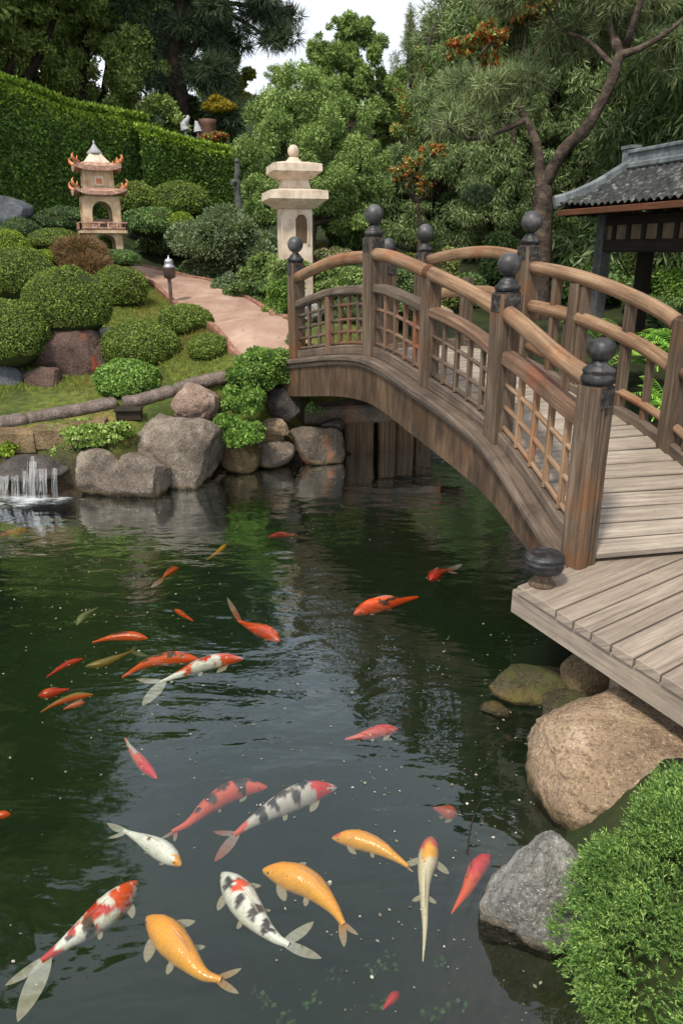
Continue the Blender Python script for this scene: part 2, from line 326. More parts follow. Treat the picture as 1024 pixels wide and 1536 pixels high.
# ------------------------------------------------------------------ terrain
def zp(px, py): p = at_z(px, py, 0); return (p[0], p[1])
POND = [(-9, -2), (-9, 5.2), (-5.2, 6.35), zp(-40, 742), zp(95, 745), zp(125, 742), zp(180, 748), zp(250, 728), zp(330, 702), zp(395, 700), zp(450, 694), zp(510, 684), zp(580, 674), zp(650, 664),
        (1.7, 8.9), (2.9, 8.2), (3.3, 7.2), (2.9, 6.0), (2.2, 4.9), (1.75, 3.9), (1.25, 3.05), (.95, 2.6), (.76, 2.2), (.72, 1.8), (.66, 1.5), (.62, 1.0), (.6, .3), (1.0, -.6), (1.0, -2)]
PA = np.array(POND)
def pond_sd(X, Y):
    """signed distance: positive outside the water"""
    X = np.asarray(X, float); Y = np.asarray(Y, float); d = np.full(X.shape, 1e9); ins = np.zeros(X.shape, bool); n = len(PA)
    for i in range(n):
        ax, ay = PA[i]; bx, by = PA[(i+1) % n]; ex, ey = bx-ax, by-ay
        t = np.clip(((X-ax)*ex+(Y-ay)*ey)/(ex*ex+ey*ey), 0, 1)
        d = np.minimum(d, np.hypot(X-ax-t*ex, Y-ay-t*ey))
        c = ((ay > Y) != (by > Y)) & (X < ex*(Y-ay)/(ey+1e-12)+ax); ins ^= c
    return np.where(ins, -d, d)
def sm(x, a, b): t = np.clip((x-a)/(b-a), 0, 1); return t*t*(3-2*t)
def terr(X, Y):
    X = np.asarray(X, float); Y = np.asarray(Y, float); s = pond_sd(X, Y)
    left = np.interp(Y, [0, 6.5, 7.5, 8, 9.3, 11, 14, 16, 20, 30, 60, 140], [.45, .5, .6, .7, 1.1, 1.45, 1.85, 2.3, 3.0, 5.0, 12, 20])
    right = np.interp(Y, [0, 3, 6, 8, 10, 13, 16, 20, 30, 60, 140], [.12, .25, .4, .55, .8, 1.1, 1.7, 2.6, 4.6, 12, 20])
    w = sm(X, .3, 2.0); t = left*(1-w)+right*w
    t = t+.28*sm(-X, 2.4, 4.5)*sm(Y, 8, 10)
    t = t+.36*np.exp(-((X+.9)**2+(Y-8.9)**2)/1.0)
    t = t+.03*np.sin(X*2.1+Y)*np.sin(Y*1.7)*sm(Y, 8, 10)
    out = t*sm(s, -.02, .42)
    inn = -.95*sm(-s, 0, .9)-.05
    return np.where(s > 0, out-.04*(1-sm(s, 0, .1)), inn)
def tz(x, y): return float(terr(x, y))
def on_ground(px, py, lift=0):
    r = ray(px, py); d = 1.0
    while d < 120:
        p = CAM+r*d
        if p[2] < tz(p[0], p[1])+lift:
            lo, hi = d-.12, d
            for _ in range(12):
                m = (lo+hi)/2; q = CAM+r*m
                if q[2] < tz(q[0], q[1])+lift: hi = m
                else: lo = m
            return CAM+r*hi
        d += .12
    return CAM+r*d
def axis(parts):
    o = []
    for a, b, s in parts: o += list(np.arange(a, b, s))
    return np.array(o+[parts[-1][1]])
gx = axis([(-140, -40, 10), (-40, -10, 1.5), (-10, 6, .11), (6, 40, 1.5), (40, 140, 10)]); gy = axis([(-20, -2, 2), (-2, 14, .11), (14, 40, .8), (40, 160, 8)])
GX, GY = np.meshgrid(gx, gy); GZ = terr(GX, GY)
V = np.stack([GX, GY, GZ], -1).reshape(-1, 3); nx = len(gx); ny = len(gy)
ii = (np.arange(ny-1)[:, None]*nx+np.arange(nx-1)[None, :]).ravel(); FI = np.stack([ii, ii+1, ii+nx+1, ii+nx], 1)
t = NT('garden_soil_and_turf'); ob = t.n('ShaderNodeTexCoord').outputs['Object']; pos = t.n('ShaderNodeSeparateXYZ'); t.l(ob, pos.inputs[0])
f = t.noise(ob, 1.3, 7, .6); f2 = t.noise(ob, 14, 6, .7)
c = t.ramp(f, [(.36, srgb(62, 78, 28)), (.54, srgb(98, 110, 44)), (.68, srgb(136, 116, 64))])
c = t.mix(t.ramp(f2, [(.4, (.7, .7, .7)), (.58, K0)]), c, srgb(52, 52, 26))
soil = t.ramp(f2, [(.35, srgb(34, 28, 20)), (.65, srgb(70, 56, 40))])
c = t.mix(t.ramp(pos.outputs['Z'], [(.2, W1), (.5, K0)]), c, soil)
bed = t.ramp(t.noise(ob, 2.2, 6, .65), [(.35, srgb(20, 26, 14)), (.6, srgb(46, 56, 24)), (.75, srgb(64, 66, 34))])
c = t.mix(t.ramp(t.math('MULTIPLY', pos.outputs['Y'], .05), [(.6, K0), (.66, W1)]), c, bed); c = t.mix(t.ramp(t.math('MULTIPLY', t.math('ADD', pos.outputs['X'], 1), .2), [(.28, K0), (.36, W1)]), c, bed)
M_GROUND = t.done(t.pr(c, .95, t.bump(t.noise(ob, 22, 6, .7), .8, .03)))
tag(link('ground', mesh_np('ground', V, 4, M_GROUND, FI=FI, smooth=True)), kind='structure')
# ---- pond water: one closed body, rippled skin
t = NT('pond_water'); geo = t.n('ShaderNodeNewGeometry'); ps = geo.outputs['Position']
n1 = t.noise(ps, 1, 3, .5, .4, (1.6, 3.4, 1)); n2 = t.noise(ps, 1, 3, .55, .2, (7, 13, 1)); n3 = t.noise(ps, 1, 2, .5, 0, (24, 40, 1))
def ring(cx, cy, k, reach):
    vs = t.n('ShaderNodeVectorMath'); vs.operation = 'DISTANCE'; t.l(ps, vs.inputs[0]); vs.inputs[1].default_value = (cx, cy, 0)
    d = t.math('ADD', vs.outputs['Value'], t.math('MULTIPLY', n1, .35)); w = t.math('SINE', t.math('MULTIPLY', d, k))
    return t.math('MULTIPLY', w, t.math('MAXIMUM', t.math('SUBTRACT', 1, t.math('DIVIDE', d, reach)), 0))
wf = at_z(45, 745, 0); ka = at_z(500, 900, 0); kb = at_z(395, 800, 0)
rings = t.math('ADD', t.math('ADD', ring(wf[0], wf[1], 30, 2.6), ring(ka[0], ka[1], 34, 1.7)), ring(kb[0], kb[1], 26, 2.0))
rough_zone = t.n('ShaderNodeVectorMath'); rough_zone.operation = 'DISTANCE'; t.l(ps, rough_zone.inputs[0]); rough_zone.inputs[1].default_value = (-.6, 5.2, 0)
amt = t.ramp(t.math('DIVIDE', rough_zone.outputs['Value'], 5), [(.2, W1), (.8, (.08, .08, .08))])
h = t.math('ADD', t.math('MULTIPLY', n1, .55), t.math('MULTIPLY', t.math('ADD', t.math('MULTIPLY', n2, .13), t.math('ADD', t.math('MULTIPLY', n3, .03), t.math('MULTIPLY', rings, .03))), amt))
nb = t.bump(h, 1.0, .024)
fr = t.n('ShaderNodeFresnel'); fr.inputs[0].default_value = 1.34; t.l(nb, fr.inputs['Normal'])
gl = t.n('ShaderNodeBsdfGlossy'); gl.inputs['Roughness'].default_value = .015; gl.inputs['Color'].default_value = (.86, .94, 1, 1); t.l(nb, gl.inputs['Normal'])
tr = t.n('ShaderNodeBsdfTransparent'); tr.inputs[0].default_value = (.93, .97, .94, 1)
m = t.n('ShaderNodeMixShader'); t.l(t.math('MINIMUM', t.math('MULTIPLY', t.math('POWER', fr.outputs[0], 1.5), 13.5), 1), m.inputs[0]); t.l(tr.outputs[0], m.inputs[1]); t.l(gl.outputs[0], m.inputs[2])
pv = t.n('ShaderNodeVolumePrincipled'); pv.inputs['Color'].default_value = (.04, .07, .03, 1); pv.inputs['Density'].default_value = 1.9; pv.inputs['Anisotropy'].default_value = .2
pv.inputs['Absorption Color'].default_value = (.25, .36, .27, 1)
M_WATER = t.done(m.outputs[0], pv.outputs[0])
b = MB(); zt, zb = 0.0, -1.35; x0, x1, y0, y1 = -9.5, 4.2, -2.5, 9.6
b.v = [Vector(v) for v in [(x0, y0, zb), (x1, y0, zb), (x1, y1, zb), (x0, y1, zb), (x0, y0, zt), (x1, y0, zt), (x1, y1, zt), (x0, y1, zt)]]
for q in [(3, 2, 1, 0), (4, 5, 6, 7), (0, 1, 5, 4), (1, 2, 6, 5), (2, 3, 7, 6), (3, 0, 4, 7)]: b.face(list(q))
WATER = tag(b.build('water', M_WATER), kind='structure')

# ------------------------------------------------------------------ path
t = NT('pinkish_path'); ob = t.n('ShaderNodeTexCoord').outputs['Object']
c = t.ramp(t.noise(ob, 2.5, 7, .6), [(.3, srgb(134, 106, 92)), (.55, srgb(160, 132, 116)), (.75, srgb(178, 152, 136))])
M_PATH = t.done(t.pr(c, .85, t.bump(t.noise(ob, 30, 4, .6), .15, .004)))
L_ = [(190, 404), (215, 418), (238, 436), (262, 458), (298, 484), (330, 506), (346, 528), (375, 560)]
R_ = [(215, 404), (262, 413), (310, 424), (345, 438), (378, 456), (405, 472), (432, 490), (470, 520)]
def interp_pts(P, n):
    P = np.array([p[:3] for p in P]); s = np.r_[0, np.cumsum(np.linalg.norm(np.diff(P, axis=0), axis=1))]
    u = np.linspace(0, s[-1], n); return np.stack([np.interp(u, s, P[:, k]) for k in range(3)], 1)
PL = interp_pts([on_ground(*p) for p in L_], 40); PR = interp_pts([on_ground(*p) for p in R_], 40)
b = MB()
for i in range(40):
    for j in range(9):
        q = PL[i]*(1-j/8)+PR[i]*(j/8); b.v.append(Vector((q[0], q[1], tz(q[0], q[1])+.05)))
for i in range(39):
    for j in range(8): a = i*9+j; b.face([a, a+1, a+10, a+9], None, True)
tag(b.build('path', M_PATH), kind='structure')
M_EDGE = simple('brick_red_edging', [srgb(96, 66, 56), srgb(132, 94, 78), srgb(160, 124, 106)], 12)
for P, lb in ((PL, 'low brick red edging along the lawn side of the path'), (PR[:36], 'low brick red edging along the shrub side of the path')):
    b = MB(); b.sweep([(p[0], p[1], tz(p[0], p[1])+.035) for p in P], rect(.07, .09, .012)); tag(b.build('path_edging', M_EDGE), lb, 'edging')
# ------------------------------------------------------------------ bridge
def cr(P, t):                                           # Catmull-Rom through rows of P (first column is the parameter)
    P = np.array(P); k = int(np.clip(np.searchsorted(P[:, 0], t)-1, 0, len(P)-2))
    a = P[max(k-1, 0)]; b_ = P[k]; c_ = P[k+1]; d = P[min(k+2, len(P)-1)]
    h = c_[0]-b_[0]; u = (t-b_[0])/h
    m0 = (c_-a)/(c_[0]-a[0])*h; m1 = (d-b_)/(d[0]-b_[0])*h
    return ((2*u**3-3*u**2+1)*b_+(u**3-2*u**2+u)*m0+(-2*u**3+3*u**2)*c_+(u**3-u**2)*m1)[1:]
P1, P2, P3, P4, P5 = at_y(870, 845, 3.72), at_y(745, 655, 4.885), at_y(641, 577, 5.75), at_y(558, 531, 6.6), at_y(446, 536, 7.9)
P1 = np.array([P1[0], P1[1], .665])
T = [0, 1.2, 2.15, 3.05, 4.6]
NEAR = [(T[0]-.6, *(P1+(P1-P2)*.5*[1, 1, .25]))]+[(t, *p) for t, p in zip(T, (P1, P2, P3, P4, P5))]+[(5.6, *(P5+(P5-P4)*.65+[0, 0, -.02]))]
BW = 1.10
def tang(t): v = cr(NEAR, t+.03)-cr(NEAR, t-.03); return v/np.linalg.norm(v)
def nrm2(t): v = tang(t); n = np.array([v[1], -v[0], 0]); return n/np.linalg.norm(n)
def BP(t, off=0, dz=0): return Vector(cr(NEAR, t)+nrm2(t)*off+np.array([0, 0, dz]))
def bcurve(t0, t1, n, off, dz): return [BP(t0+(t1-t0)*i/n, off, dz) for i in range(n+1)]
base = BP(2.3, BW/2); base.z = .0
bridge = empty('footbridge', base, 'arched weathered wooden footbridge with ball-topped posts and lattice railings over the pond', 'bridge')
# deck boards
b = MB(); nb_ = 36
for i in range(nb_):
    ta = -.02+(5.0)*i/nb_; tb = -.02+5.0*(i+1)/nb_-.013; tm = (ta+tb)/2
    j = rnd.uniform(-.004, .004)
    p0 = BP(tm, .0, -.02+j); p1 = BP(tm, BW, -.02-j); w = (BP(tb, BW/2)-BP(ta, BW/2)).length
    u = Vector(tang(tm)).cross(Vector(nrm2(tm))); u = -u if u.z < 0 else u
    b.sweep([p0, p1], rect(w, .042, .006), u)
deck = b.build('deck', W_DECK, bridge)
for side, off in ((1, -.10), (-1, BW+.10)):              # ledge, kerb and the big arched beam on each side
    b = MB(); b.sweep(bcurve(.02, 5.0, 40, off+side*.045, -.04), rect(.19, .05, .01)); b.sweep(bcurve(.02, 4.98, 40, off+side*.055, -.088), rect(.15, .04, .008)); b.build('ledge', W_GREY, bridge)
    b = MB(); b.sweep(bcurve(.04, 5.0, 40, off+side*.10, .025), rect(.07, .09, .012)); b.build('kerb_rail', W_GREY, bridge)
    b = MB(); n_ = 44; k0 = len(b.v); pr_ = 0
    for i in range(n_+1):
        t_ = .03+4.82*i/n_; hh = .16+.13*float(sm(t_, .1, 1.7)); o_ = off+side*.05
        for w_, z_ in ((-.05, -.11), (-.05, -.11-hh), (.05, -.11-hh), (.05, -.11)): b.v.append(BP(t_, o_+w_, z_))
    for i in range(n_):
        u0_, u1_ = 4.9*i/n_, 4.9*(i+1)/n_
        for j in range(4):
            j2 = (j+1) % 4; v0_ = (0, .33, .43, .76, .86)[j]; v1_ = (0, .33, .43, .76, .86)[j+1]
            b.face([k0+4*i+j, k0+4*i+j2, k0+4*i+4+j2, k0+4*i+4+j], [(v0_, u0_), (v1_, u0_), (v1_, u1_), (v0_, u1_)], True)
    b.face([k0, k0+1, k0+2, k0+3]); b.face([k0+4*n_+3, k0+4*n_+2, k0+4*n_+1, k0+4*n_]); o = b.build('arch_beam', W_BEAM, bridge); o.data.polygons.foreach_set('use_smooth', [False]*len(o.data.polygons))
b = MB()                                                  # cross joists beneath the boards
for k in range(9): t_ = .35+k*.52; b.beam(BP(t_, -.0, -.16), BP(t_, BW+.0, -.16), .09, .12)
b.build('joists', W_BEAM, bridge)
def ball_finial(mb, c, r, k=.9):
    p = [(.075*k, 0), (.085*k, .012*k), (.092*k, .03*k), (.085*k, .045*k), (.068*k, .055*k), (.064*k, .068*k), (.052*k, .08*k), (.036*k, .095*k), (.034*k, .108*k)]
    z0 = .108*k; zc = z0+r*.93
    q = [(r*math.cos(a), zc+r*math.sin(a)) for a in [R(x) for x in (-66, -50, -34, -17, 0, 17, 34, 50, 65, 78, 87)]]
    mb.lathe(c, p, 24, mi=0); mb.lathe(c, q, 28, mi=1)
def onion_finial(mb, c, k=1.0):
    p = [(.088, 0), (.098, .01), (.1, .035), (.09, .05), (.088, .06), (.096, .07), (.09, .085), (.06, .105), (.045, .12), (.046, .13)]
    q = [(.046, .13), (.064, .15), (.078, .175), (.082, .2), (.076, .225), (.058, .245), (.03, .256), (.006, .26)]
    mb.lathe(c, [(r*k, z*k) for r, z in p], 26, mi=0)
    base_ = len(mb.v); mb.lathe(c, [(r*k, z*k) for r, z in q], 32, mi=0)
    for i in range(len(q)*32):                            # flutes of the bud
        if i % 4 < 2: v = mb.v[base_+i]; d = Vector((v.x-c[0], v.y-c[1], 0)); mb.v[base_+i] = Vector(v)-d*.05
def post(t_, off, zb, h, w=.155, fin='ball', label=None, rz=0, r=.078, cap=True):
    c = BP(t_, off); tg = tang(t_); a = math.atan2(tg[1], tg[0])+rz
    up = Vector((math.cos(a), math.sin(a), 0)); deckz = c.z; z0 = zb if zb is not None else deckz-.06
    b = MB(); ht = deckz+h
    segs = 7; path = [Vector((c.x+rnd.uniform(-.002, .002), c.y, z0+(ht-z0)*i/segs)) for i in range(segs+1)]
    if fin == 'onion':
        sdv = Vector((-math.sin(a), math.cos(a), 0)); b.sweep([p+sdv*w*.27 for p in path], rect(w*.62, w, .014), up); b.sweep([p-sdv*w*.33+Vector((0, 0, -.004)) for p in path], rect(w*.5, w*.92, .014), up)
    else: b.sweep(path, rect(w, w, .012), up)
    po = b.build('post', W_POST, bridge)
    if label: po['label'] = label
    if fin:
        b = MB(); b.sweep([(c.x, c.y, ht-.105), (c.x, c.y, ht-.004)], rect(w+.012, w+.012, .03), up); b.sweep([(c.x, c.y, ht-.004), (c.x, c.y, ht+.012)], rect(w-.005, w-.005, .04), up)
        b.build('post_cap', M_CHAR, po)
        b = MB(); cc = (c.x, c.y, ht+.01)
        if fin == 'ball': ball_finial(b, cc, r)
        else: onion_finial(b, cc, .86)
        b.build('finial', [M_CAP, M_BALL], po)
    return po
post(T[0], -.02, .6, .90, .135, 'onion', 'split near post with a black onion-shaped cap', .38)
post(T[1], 0, None, .92, .15, r=.073); post(T[3], 0, None, .95, .143, r=.079); post(T[4], 0, None, .93, .14, r=.078)
post(T[2], 0, None, .80, .12, None, 'short plain post under the top rail')
post(.92, BW+.01, None, .84, .13, None, 'plain outer post where the two far rails meet'); post(T[1]+1.25, BW, None, .95, .15, r=.085); post(T[2]+1.75, BW, None, .92, .15, r=.085)
post(T[0]-.02, BW, .6, .90, .16); post(T[4], BW, .4, .92, .15)
post(T[1]+.62, BW, None, .80, .10, None); post(T[2]+1.05, BW, None, .62, .10, None)
def rail(name, t0, t1, off, dz0, dz1, bow, prof, m, up=(0, 0, 1), smooth=True, n=14):
    pts = []
    for i in range(n+1):
        u = i/n; t_ = t0+(t1-t0)*u; pts.append(BP(t_, off, dz0+(dz1-dz0)*u+bow*math.sin(math.pi*u)))
    b = MB(); b.sweep(pts, prof, up, smooth=smooth); return b.build(name, m, bridge)
cl = circ(.052, 14)
rail('top_rail', .07, 1.13, -.015, .90, .82, -.015, cl, W_RAIL)
rail('top_rail', 1.27, 2.13, -.015, .80, .82, .0, cl, W_RAIL)
rail('top_rail', 2.17, 2.98, -.015, .82, .82, .0, cl, W_RAIL)
rail('top_rail', 3.12, 4.53, -.015, .80, .79, .03, cl, W_RAIL)
b = MB(); c_ = BP(2.15, -.015, .82); tt = Vector(tang(2.15)); b.sweep([c_-tt*.025, c_+tt*.025], circ(.058, 14), smooth=True); b.build('rail_joint_strap', W_EAVE, bridge)
mr = rect(.105, .075, .018)
rail('mid_rail', .08, 1.12, 0, .68, .55, 0, rect(.10, .095, .015), W_RED, smooth=False)
rail('mid_rail', 1.28, 2.13, 0, .53, .55, .02, mr, W_RED, smooth=False)
rail('mid_rail', 2.14, 2.97, 0, .56, .55, .0, mr, W_GREY, smooth=False)
rail('mid_rail', 3.13, 4.53, 0, .53, .53, .03, mr, W_GREY, smooth=False)
def lattice(t0, t1, off, hs0, hs1, ts, horiz, m=None, w=.038, foot=.08):
    b = MB()
    for u in ts:
        t_ = t0+(t1-t0)*u; h_ = hs0+(hs1-hs0)*u-.03
        tg = tang(t_); b.sweep([BP(t_, off, foot), BP(t_, off, h_)], rect(w, w*.8, .006), (tg[0], tg[1], 0))
    for f in horiz:
        pts = [BP(t0+(t1-t0)*i/8, off, (.08+(hs0+(hs1-hs0)*i/8-.03-.08)*f)) for i in range(9)]
        b.sweep(pts, circ(.016, 8), smooth=True)
    return b.build('lattice_panel', m or W_POST, bridge)
lattice(.08, 1.12, 0, .68, .55, (.2, .4, .6, .8), (.05, .36, .68), W_RAIL)
lattice(1.28, 2.10, 0, .53, .55, (.2, .4, .6, .8), (.05, .35, .68), W_POST)
lattice(2.20, 2.97, 0, .55, .55, (.2, .4, .6, .8), (.04, .35, .68), W_RED)
lattice(3.13, 3.82, 0, .53, .55, (.25, .5, .75), (.02, .25, .5, .8), W_POST)
lattice(3.88, 4.53, 0, .55, .53, (.3, .65), (.02, .25, .5, .8), W_POST)
b = MB(); tg = tang(3.85); b.sweep([BP(3.85, -.01, .0), BP(3.85, -.01, .53)], rect(.07, .07, .01), (tg[0], tg[1], 0)); b.build('stud', W_RED, bridge)
# far side railing: two rounded rails on short studs, wide curved boards at its foot
rail('top_rail', .86, -.3, BW, .82, .84, .03, circ(.052, 14), W_RAIL)
rail('top_rail', 1.72+.66, .98, BW, .80, .80, .05, circ(.052, 14), W_RAIL)
rail('top_rail', 3.83, 2.52, BW, .84, .84, .0, rect(.08, .1, .02), W_RAIL)
rail('mid_rail', 1.10+1.27, .98, BW, .50, .52, .05, circ(.05, 14), W_RAIL)
rail('mid_rail', .86, -.3, BW, .54, .54, .03, circ(.052, 14), W_RED)
rail('mid_rail', 3.83, 2.52, BW, .50, .50, .0, rect(.06, .1, .02), W_RAIL)
rail('low_rail', 2.38, .0, BW, .17, .17, .0, circ(.03, 10), W_RAIL)
b = MB()
for u in (.1, .26, .42, .58, .74, .88):
    t_ = -.05+2.42*u; tg = tang(t_)
    if abs(t_-.92) > .12: b = MB(); b.sweep([BP(t_, BW+.01, .02), BP(t_, BW+.01, .80)], rect(.075, .06, .008), (tg[0], tg[1], 0)); b.build('baluster', W_POST, bridge)
for u in (.18, .34, .5, .66, .81):
    t_ = -.05+2.42*u; tg = tang(t_); b = MB(); b.sweep([BP(t_, BW+.01, .02), BP(t_, BW+.01, .5)], rect(.05, .045, .006), (tg[0], tg[1], 0)); b.build('baluster', W_POST, bridge)

# ------------------------------------------------------------------ landing platform
A = at_z(775, 878, .6); E = at_z(1024, 1032, .6); ed = (E-A); ed /= np.linalg.norm(ed)
s1 = at_z(839.6, 925, .6); s2 = at_z(1024, 847, .6); pd = (s2-s1); pd /= np.linalg.norm(pd)
plat = empty('landing_platform', (A[0]+.8, A[1], 0), 'pale plank landing platform on stub posts at the near end of the bridge', 'platform')
b = MB(); back = -.42; wsum = back; Ae = np.array([A[0], A[1], 0])
widths = [.30, .12, .115, .12, .13, .14, .135, .14, .15, .14, .15, .14, .15, .15]
nrmp = np.array([ed[0], ed[1], 0])
perp = np.array([-pd[1], pd[0], 0]); perp *= np.sign(perp@nrmp); kk = nrmp@perp
pos_ = 0.0
def plank(s0, w, st=0.0, L=3.4, z=.6):
    g_ = .006; k0 = len(b.v); u0 = rnd.uniform(0, 40); v0 = rnd.uniform(0, 40); ch = .004
    for s_, ins in ((s0+g_, 1), (s0+w-g_, -1)):
        for l_, li in ((st, 1), (L, -1)):
            for zz, c_ in ((z, 1), (z-ch, 0), (z-.042, 0)): q = Ae+nrmp*(s_+ins*ch*c_)+pd*(l_+li*ch*c_); b.v.append(Vector((q[0], q[1], zz)))
    A0, A1, B0, B1 = k0, k0+3, k0+6, k0+9
    top = [(u0, v0), (u0+L-st, v0), (u0+L-st, v0+w), (u0, v0+w)]
    b.face([A0, B0, B1, A1], [top[0], top[3], top[2], top[1]])
    b.face([A0+2, A1+2, B1+2, B0+2], [top[0], top[1], top[2], top[3]])
    for a_, c_, ta, tc_ in ((A0, A1, (u0, v0), (u0+L-st, v0)), (A1, B1, (u0+L, v0), (u0+L+.04, v0+w)), (B1, B0, (u0+L-st, v0+w), (u0, v0+w)), (B0, A0, (u0+.04, v0+w), (u0, v0))):
        for r_ in (0, 1):
            b.face([a_+r_, c_+r_, c_+r_+1, a_+r_+1], [(ta[0], ta[1]+.01*r_), (tc_[0], tc_[1]+.01*r_), (tc_[0], tc_[1]+.04*(r_+1)), (ta[0], ta[1]+.04*(r_+1))])
s0 = 0
for i, w in enumerate(widths):
    plank(s0, w, rnd.uniform(-.005, .005), 3.4, .6+rnd.uniform(-.0015, .0015)); s0 += w
s0 = 0
for i in range(7): s0 -= .14; plank(s0, .14, .30+.1*i, 3.2)
b.build('deck', W_DECK2, plat)
b = MB(); q0 = Ae+nrmp*(-.04)+pd*.035; q1 = Ae+nrmp*2.6+pd*.035; b.beam((q0[0], q0[1], .49), (q1[0], q1[1], .49), .045, .13); b.build('fascia', W_DECK2, plat)
b = MB(); q0 = Ae+nrmp*(.02)+pd*.08; q1 = Ae+nrmp*(.02)+pd*1.2; b.beam((q0[0], q0[1], .49), (q1[0], q1[1], .49), .04, .13); b.build('fascia', W_DECK2, plat)
for d_, o_ in ((.55, .34), (1.3, .17), (1.9, .2), (.3, .9), (1.3, 1.2)):
    q = Ae+nrmp*d_+pd*o_; b = MB(); b.box((q[0], q[1], .15), .13, .13, .62, math.atan2(ed[1], ed[0])); b.build('leg', W_DECK2, plat)
q = at_z(812, 877, .6); b = MB()
b.lathe((q[0], q[1], .6), [(.066, 0), (.068, .012), (.05, .03), (.043, .05), (.05, .065), (.066, .075)], 24)
nk = b.build('post_stub', W_POST, plat)
b = MB(); b.lathe((q[0], q[1], .672), [(.06, 0), (.092, .012), (.1, .035), (.098, .05), (.104, .056), (.104, .066), (.097, .072), (.102, .08), (.1, .09), (.086, .1), (.072, .104), (.068, .101), (.01, .108)], 30); b.build('stub_cap', M_CAP, nk)

# ------------------------------------------------------------------ rocks
def rock(px, py, w, h, Y, m, label, seed, dpt=.85, name='rock', cat='rock', group=None, cuts=7, rough=.10, rz=0, sub_=5, roll=0, rockp=3.0):
    c = at_y(px, py, Y); k = mpp(c); rx, rz_, ry = w*k/2, h*k/2*1.02, w*k/2*dpt
    import bmesh
    bm = bmesh.new(); bmesh.ops.create_icosphere(bm, subdivisions=sub_, radius=1)
    rg = random.Random(seed); pl = []
    for _ in range(cuts):
        d = Vector((rg.gauss(0, 1), rg.gauss(0, 1), rg.gauss(0, .9))).normalized(); pl.append((d, rg.uniform(.62, .86)))
    off = Vector((seed*3.1, seed*1.7, 0))
    for v in bm.verts:
        p = v.co.copy()
        q = Vector([math.copysign(abs(x)**(2/rockp), x) for x in p]); q = q.normalized()*min(1.1, (sum(abs(x)**rockp for x in p))**(-1/rockp))
        p = q
        for d, r_ in pl:
            e = p.dot(d)-r_
            if e > 0: p = p-d*e*.88
        nn = noise.fractal(p*1.3+off, 1.0, 2.2, 5); n2 = abs(noise.noise(p*2.1+off*1.3)); n3 = noise.fractal(p*7+off, .9, 2.1, 4)
        crack = max(0, .05-n2)*1.8
        v.co = p*(1+rough*1.2*nn-crack*rough*6+n3*.018)
    if roll:
        ca, sa = math.cos(roll), math.sin(roll)
        for v in bm.verts: v.co = Vector((v.co.x*ca-v.co.z*sa, v.co.y, v.co.x*sa+v.co.z*ca))
    xs = [v.co.x for v in bm.verts]; zs = [v.co.z for v in bm.verts]; mxx = (max(xs)-min(xs))/2; mzz = (max(zs)-min(zs))/2; cx = (max(xs)+min(xs))/2; cz = (max(zs)+min(zs))/2
    ca, sa = math.cos(rz), math.sin(rz)
    for v in bm.verts:
        x, y, z = (v.co.x-cx)/mxx*rx, v.co.y*ry, (v.co.z-cz)/mzz*rz_
        v.co = Vector((x*ca-y*sa, x*sa+y*ca, z+rz_))
    me = bpy.data.meshes.new(name); bm.to_mesh(me); bm.free(); me.polygons.foreach_set('use_smooth', [True]*len(me.polygons)); me.materials.append(m)
    o = link(name, me, None, (c[0], c[1], c[2]-rz_)); return tag(o, label, cat, group)
BR = 'boulders along the far bank'
rock(262, 682, 150, 125, 7.25, RK_GREY, 'big rounded grey boulder in the middle of the far bank', 11, .8, 'boulder', 'boulder', BR)
rock(160, 716, 84, 88, 6.85, RK_GREY, 'blocky grey boulder right beside the waterfall plants, pale yellow at its foot', 12, .8, 'boulder', 'boulder', BR, rough=.08)
rock(212, 722, 90, 84, 6.82, RK_GREY, 'grey lobed boulder between the blocky one and the big rounded one', 13, .8, 'boulder', 'boulder', BR, rough=.08)
rock(293, 605, 76, 60, 7.8, RK_PINK, 'round pinkish boulder sitting on top of the big grey boulder', 14, .9, 'boulder', 'boulder', BR, cuts=4)
rock(359, 682, 66, 54, 7.6, RK_OCH, 'low ochre-grey boulder under the lowest leafy bush', 15, .9, 'boulder', 'boulder', BR)
rock(412, 682, 62, 40, 7.75, RK_GREY, 'flat grey stone with a tan edge at the waterline, left of the rust-streaked one', 16, .9, 'boulder', 'boulder', BR, rough=.06)
rock(398, 662, 60, 58, 7.95, RK_OCH, 'mossy tan stone just above the waterline below the bushes', 17, .8, 'boulder', 'boulder', BR)
rock(476, 668, 84, 64, 7.95, RK_RUST, 'blue-grey stone with a rust streak beside the wet timbers', 18, .7, 'boulder', 'boulder', BR, cuts=9)
rock(427, 608, 52, 58, 8.0, RK_DARK, 'dark upright boulder wedged against the bridge end', 19, .9, 'boulder', 'boulder', BR)
rock(414, 640, 42, 26, 7.82, RK_TAN, 'small tan wedge-shaped stone under the dark upright boulder', 20, .9, 'boulder', 'boulder', BR)
rock(498, 637, 36, 18, 8.0, RK_DARK, 'small dark cobble under the stone slab below the bridge', 21, .9, 'cobble', 'rock')
rock(112, 545, 110, 104, 8.75, RK_RED, 'large brown-red rock face under the biggest clipped dome', 22, .7, 'boulder', 'boulder', 'rocks on the left slope', cuts=10)
rock(70, 578, 62, 56, 8.35, RK_RED, 'orange-stained low rock beside the blue-grey one', 23, .7, 'boulder', 'boulder', 'rocks on the left slope', cuts=9)
rock(8, 580, 66, 66, 8.4, RK_BLUE, 'blue-grey rock cut by the left edge of the photo', 24, .7, 'boulder', 'boulder', 'rocks on the left slope', cuts=9)
rock(160, 508, 30, 34, 9.0, RK_PALE, 'small pale rock between the biggest dome and the middle one', 25, .8, 'boulder', 'boulder', 'rocks on the left slope')
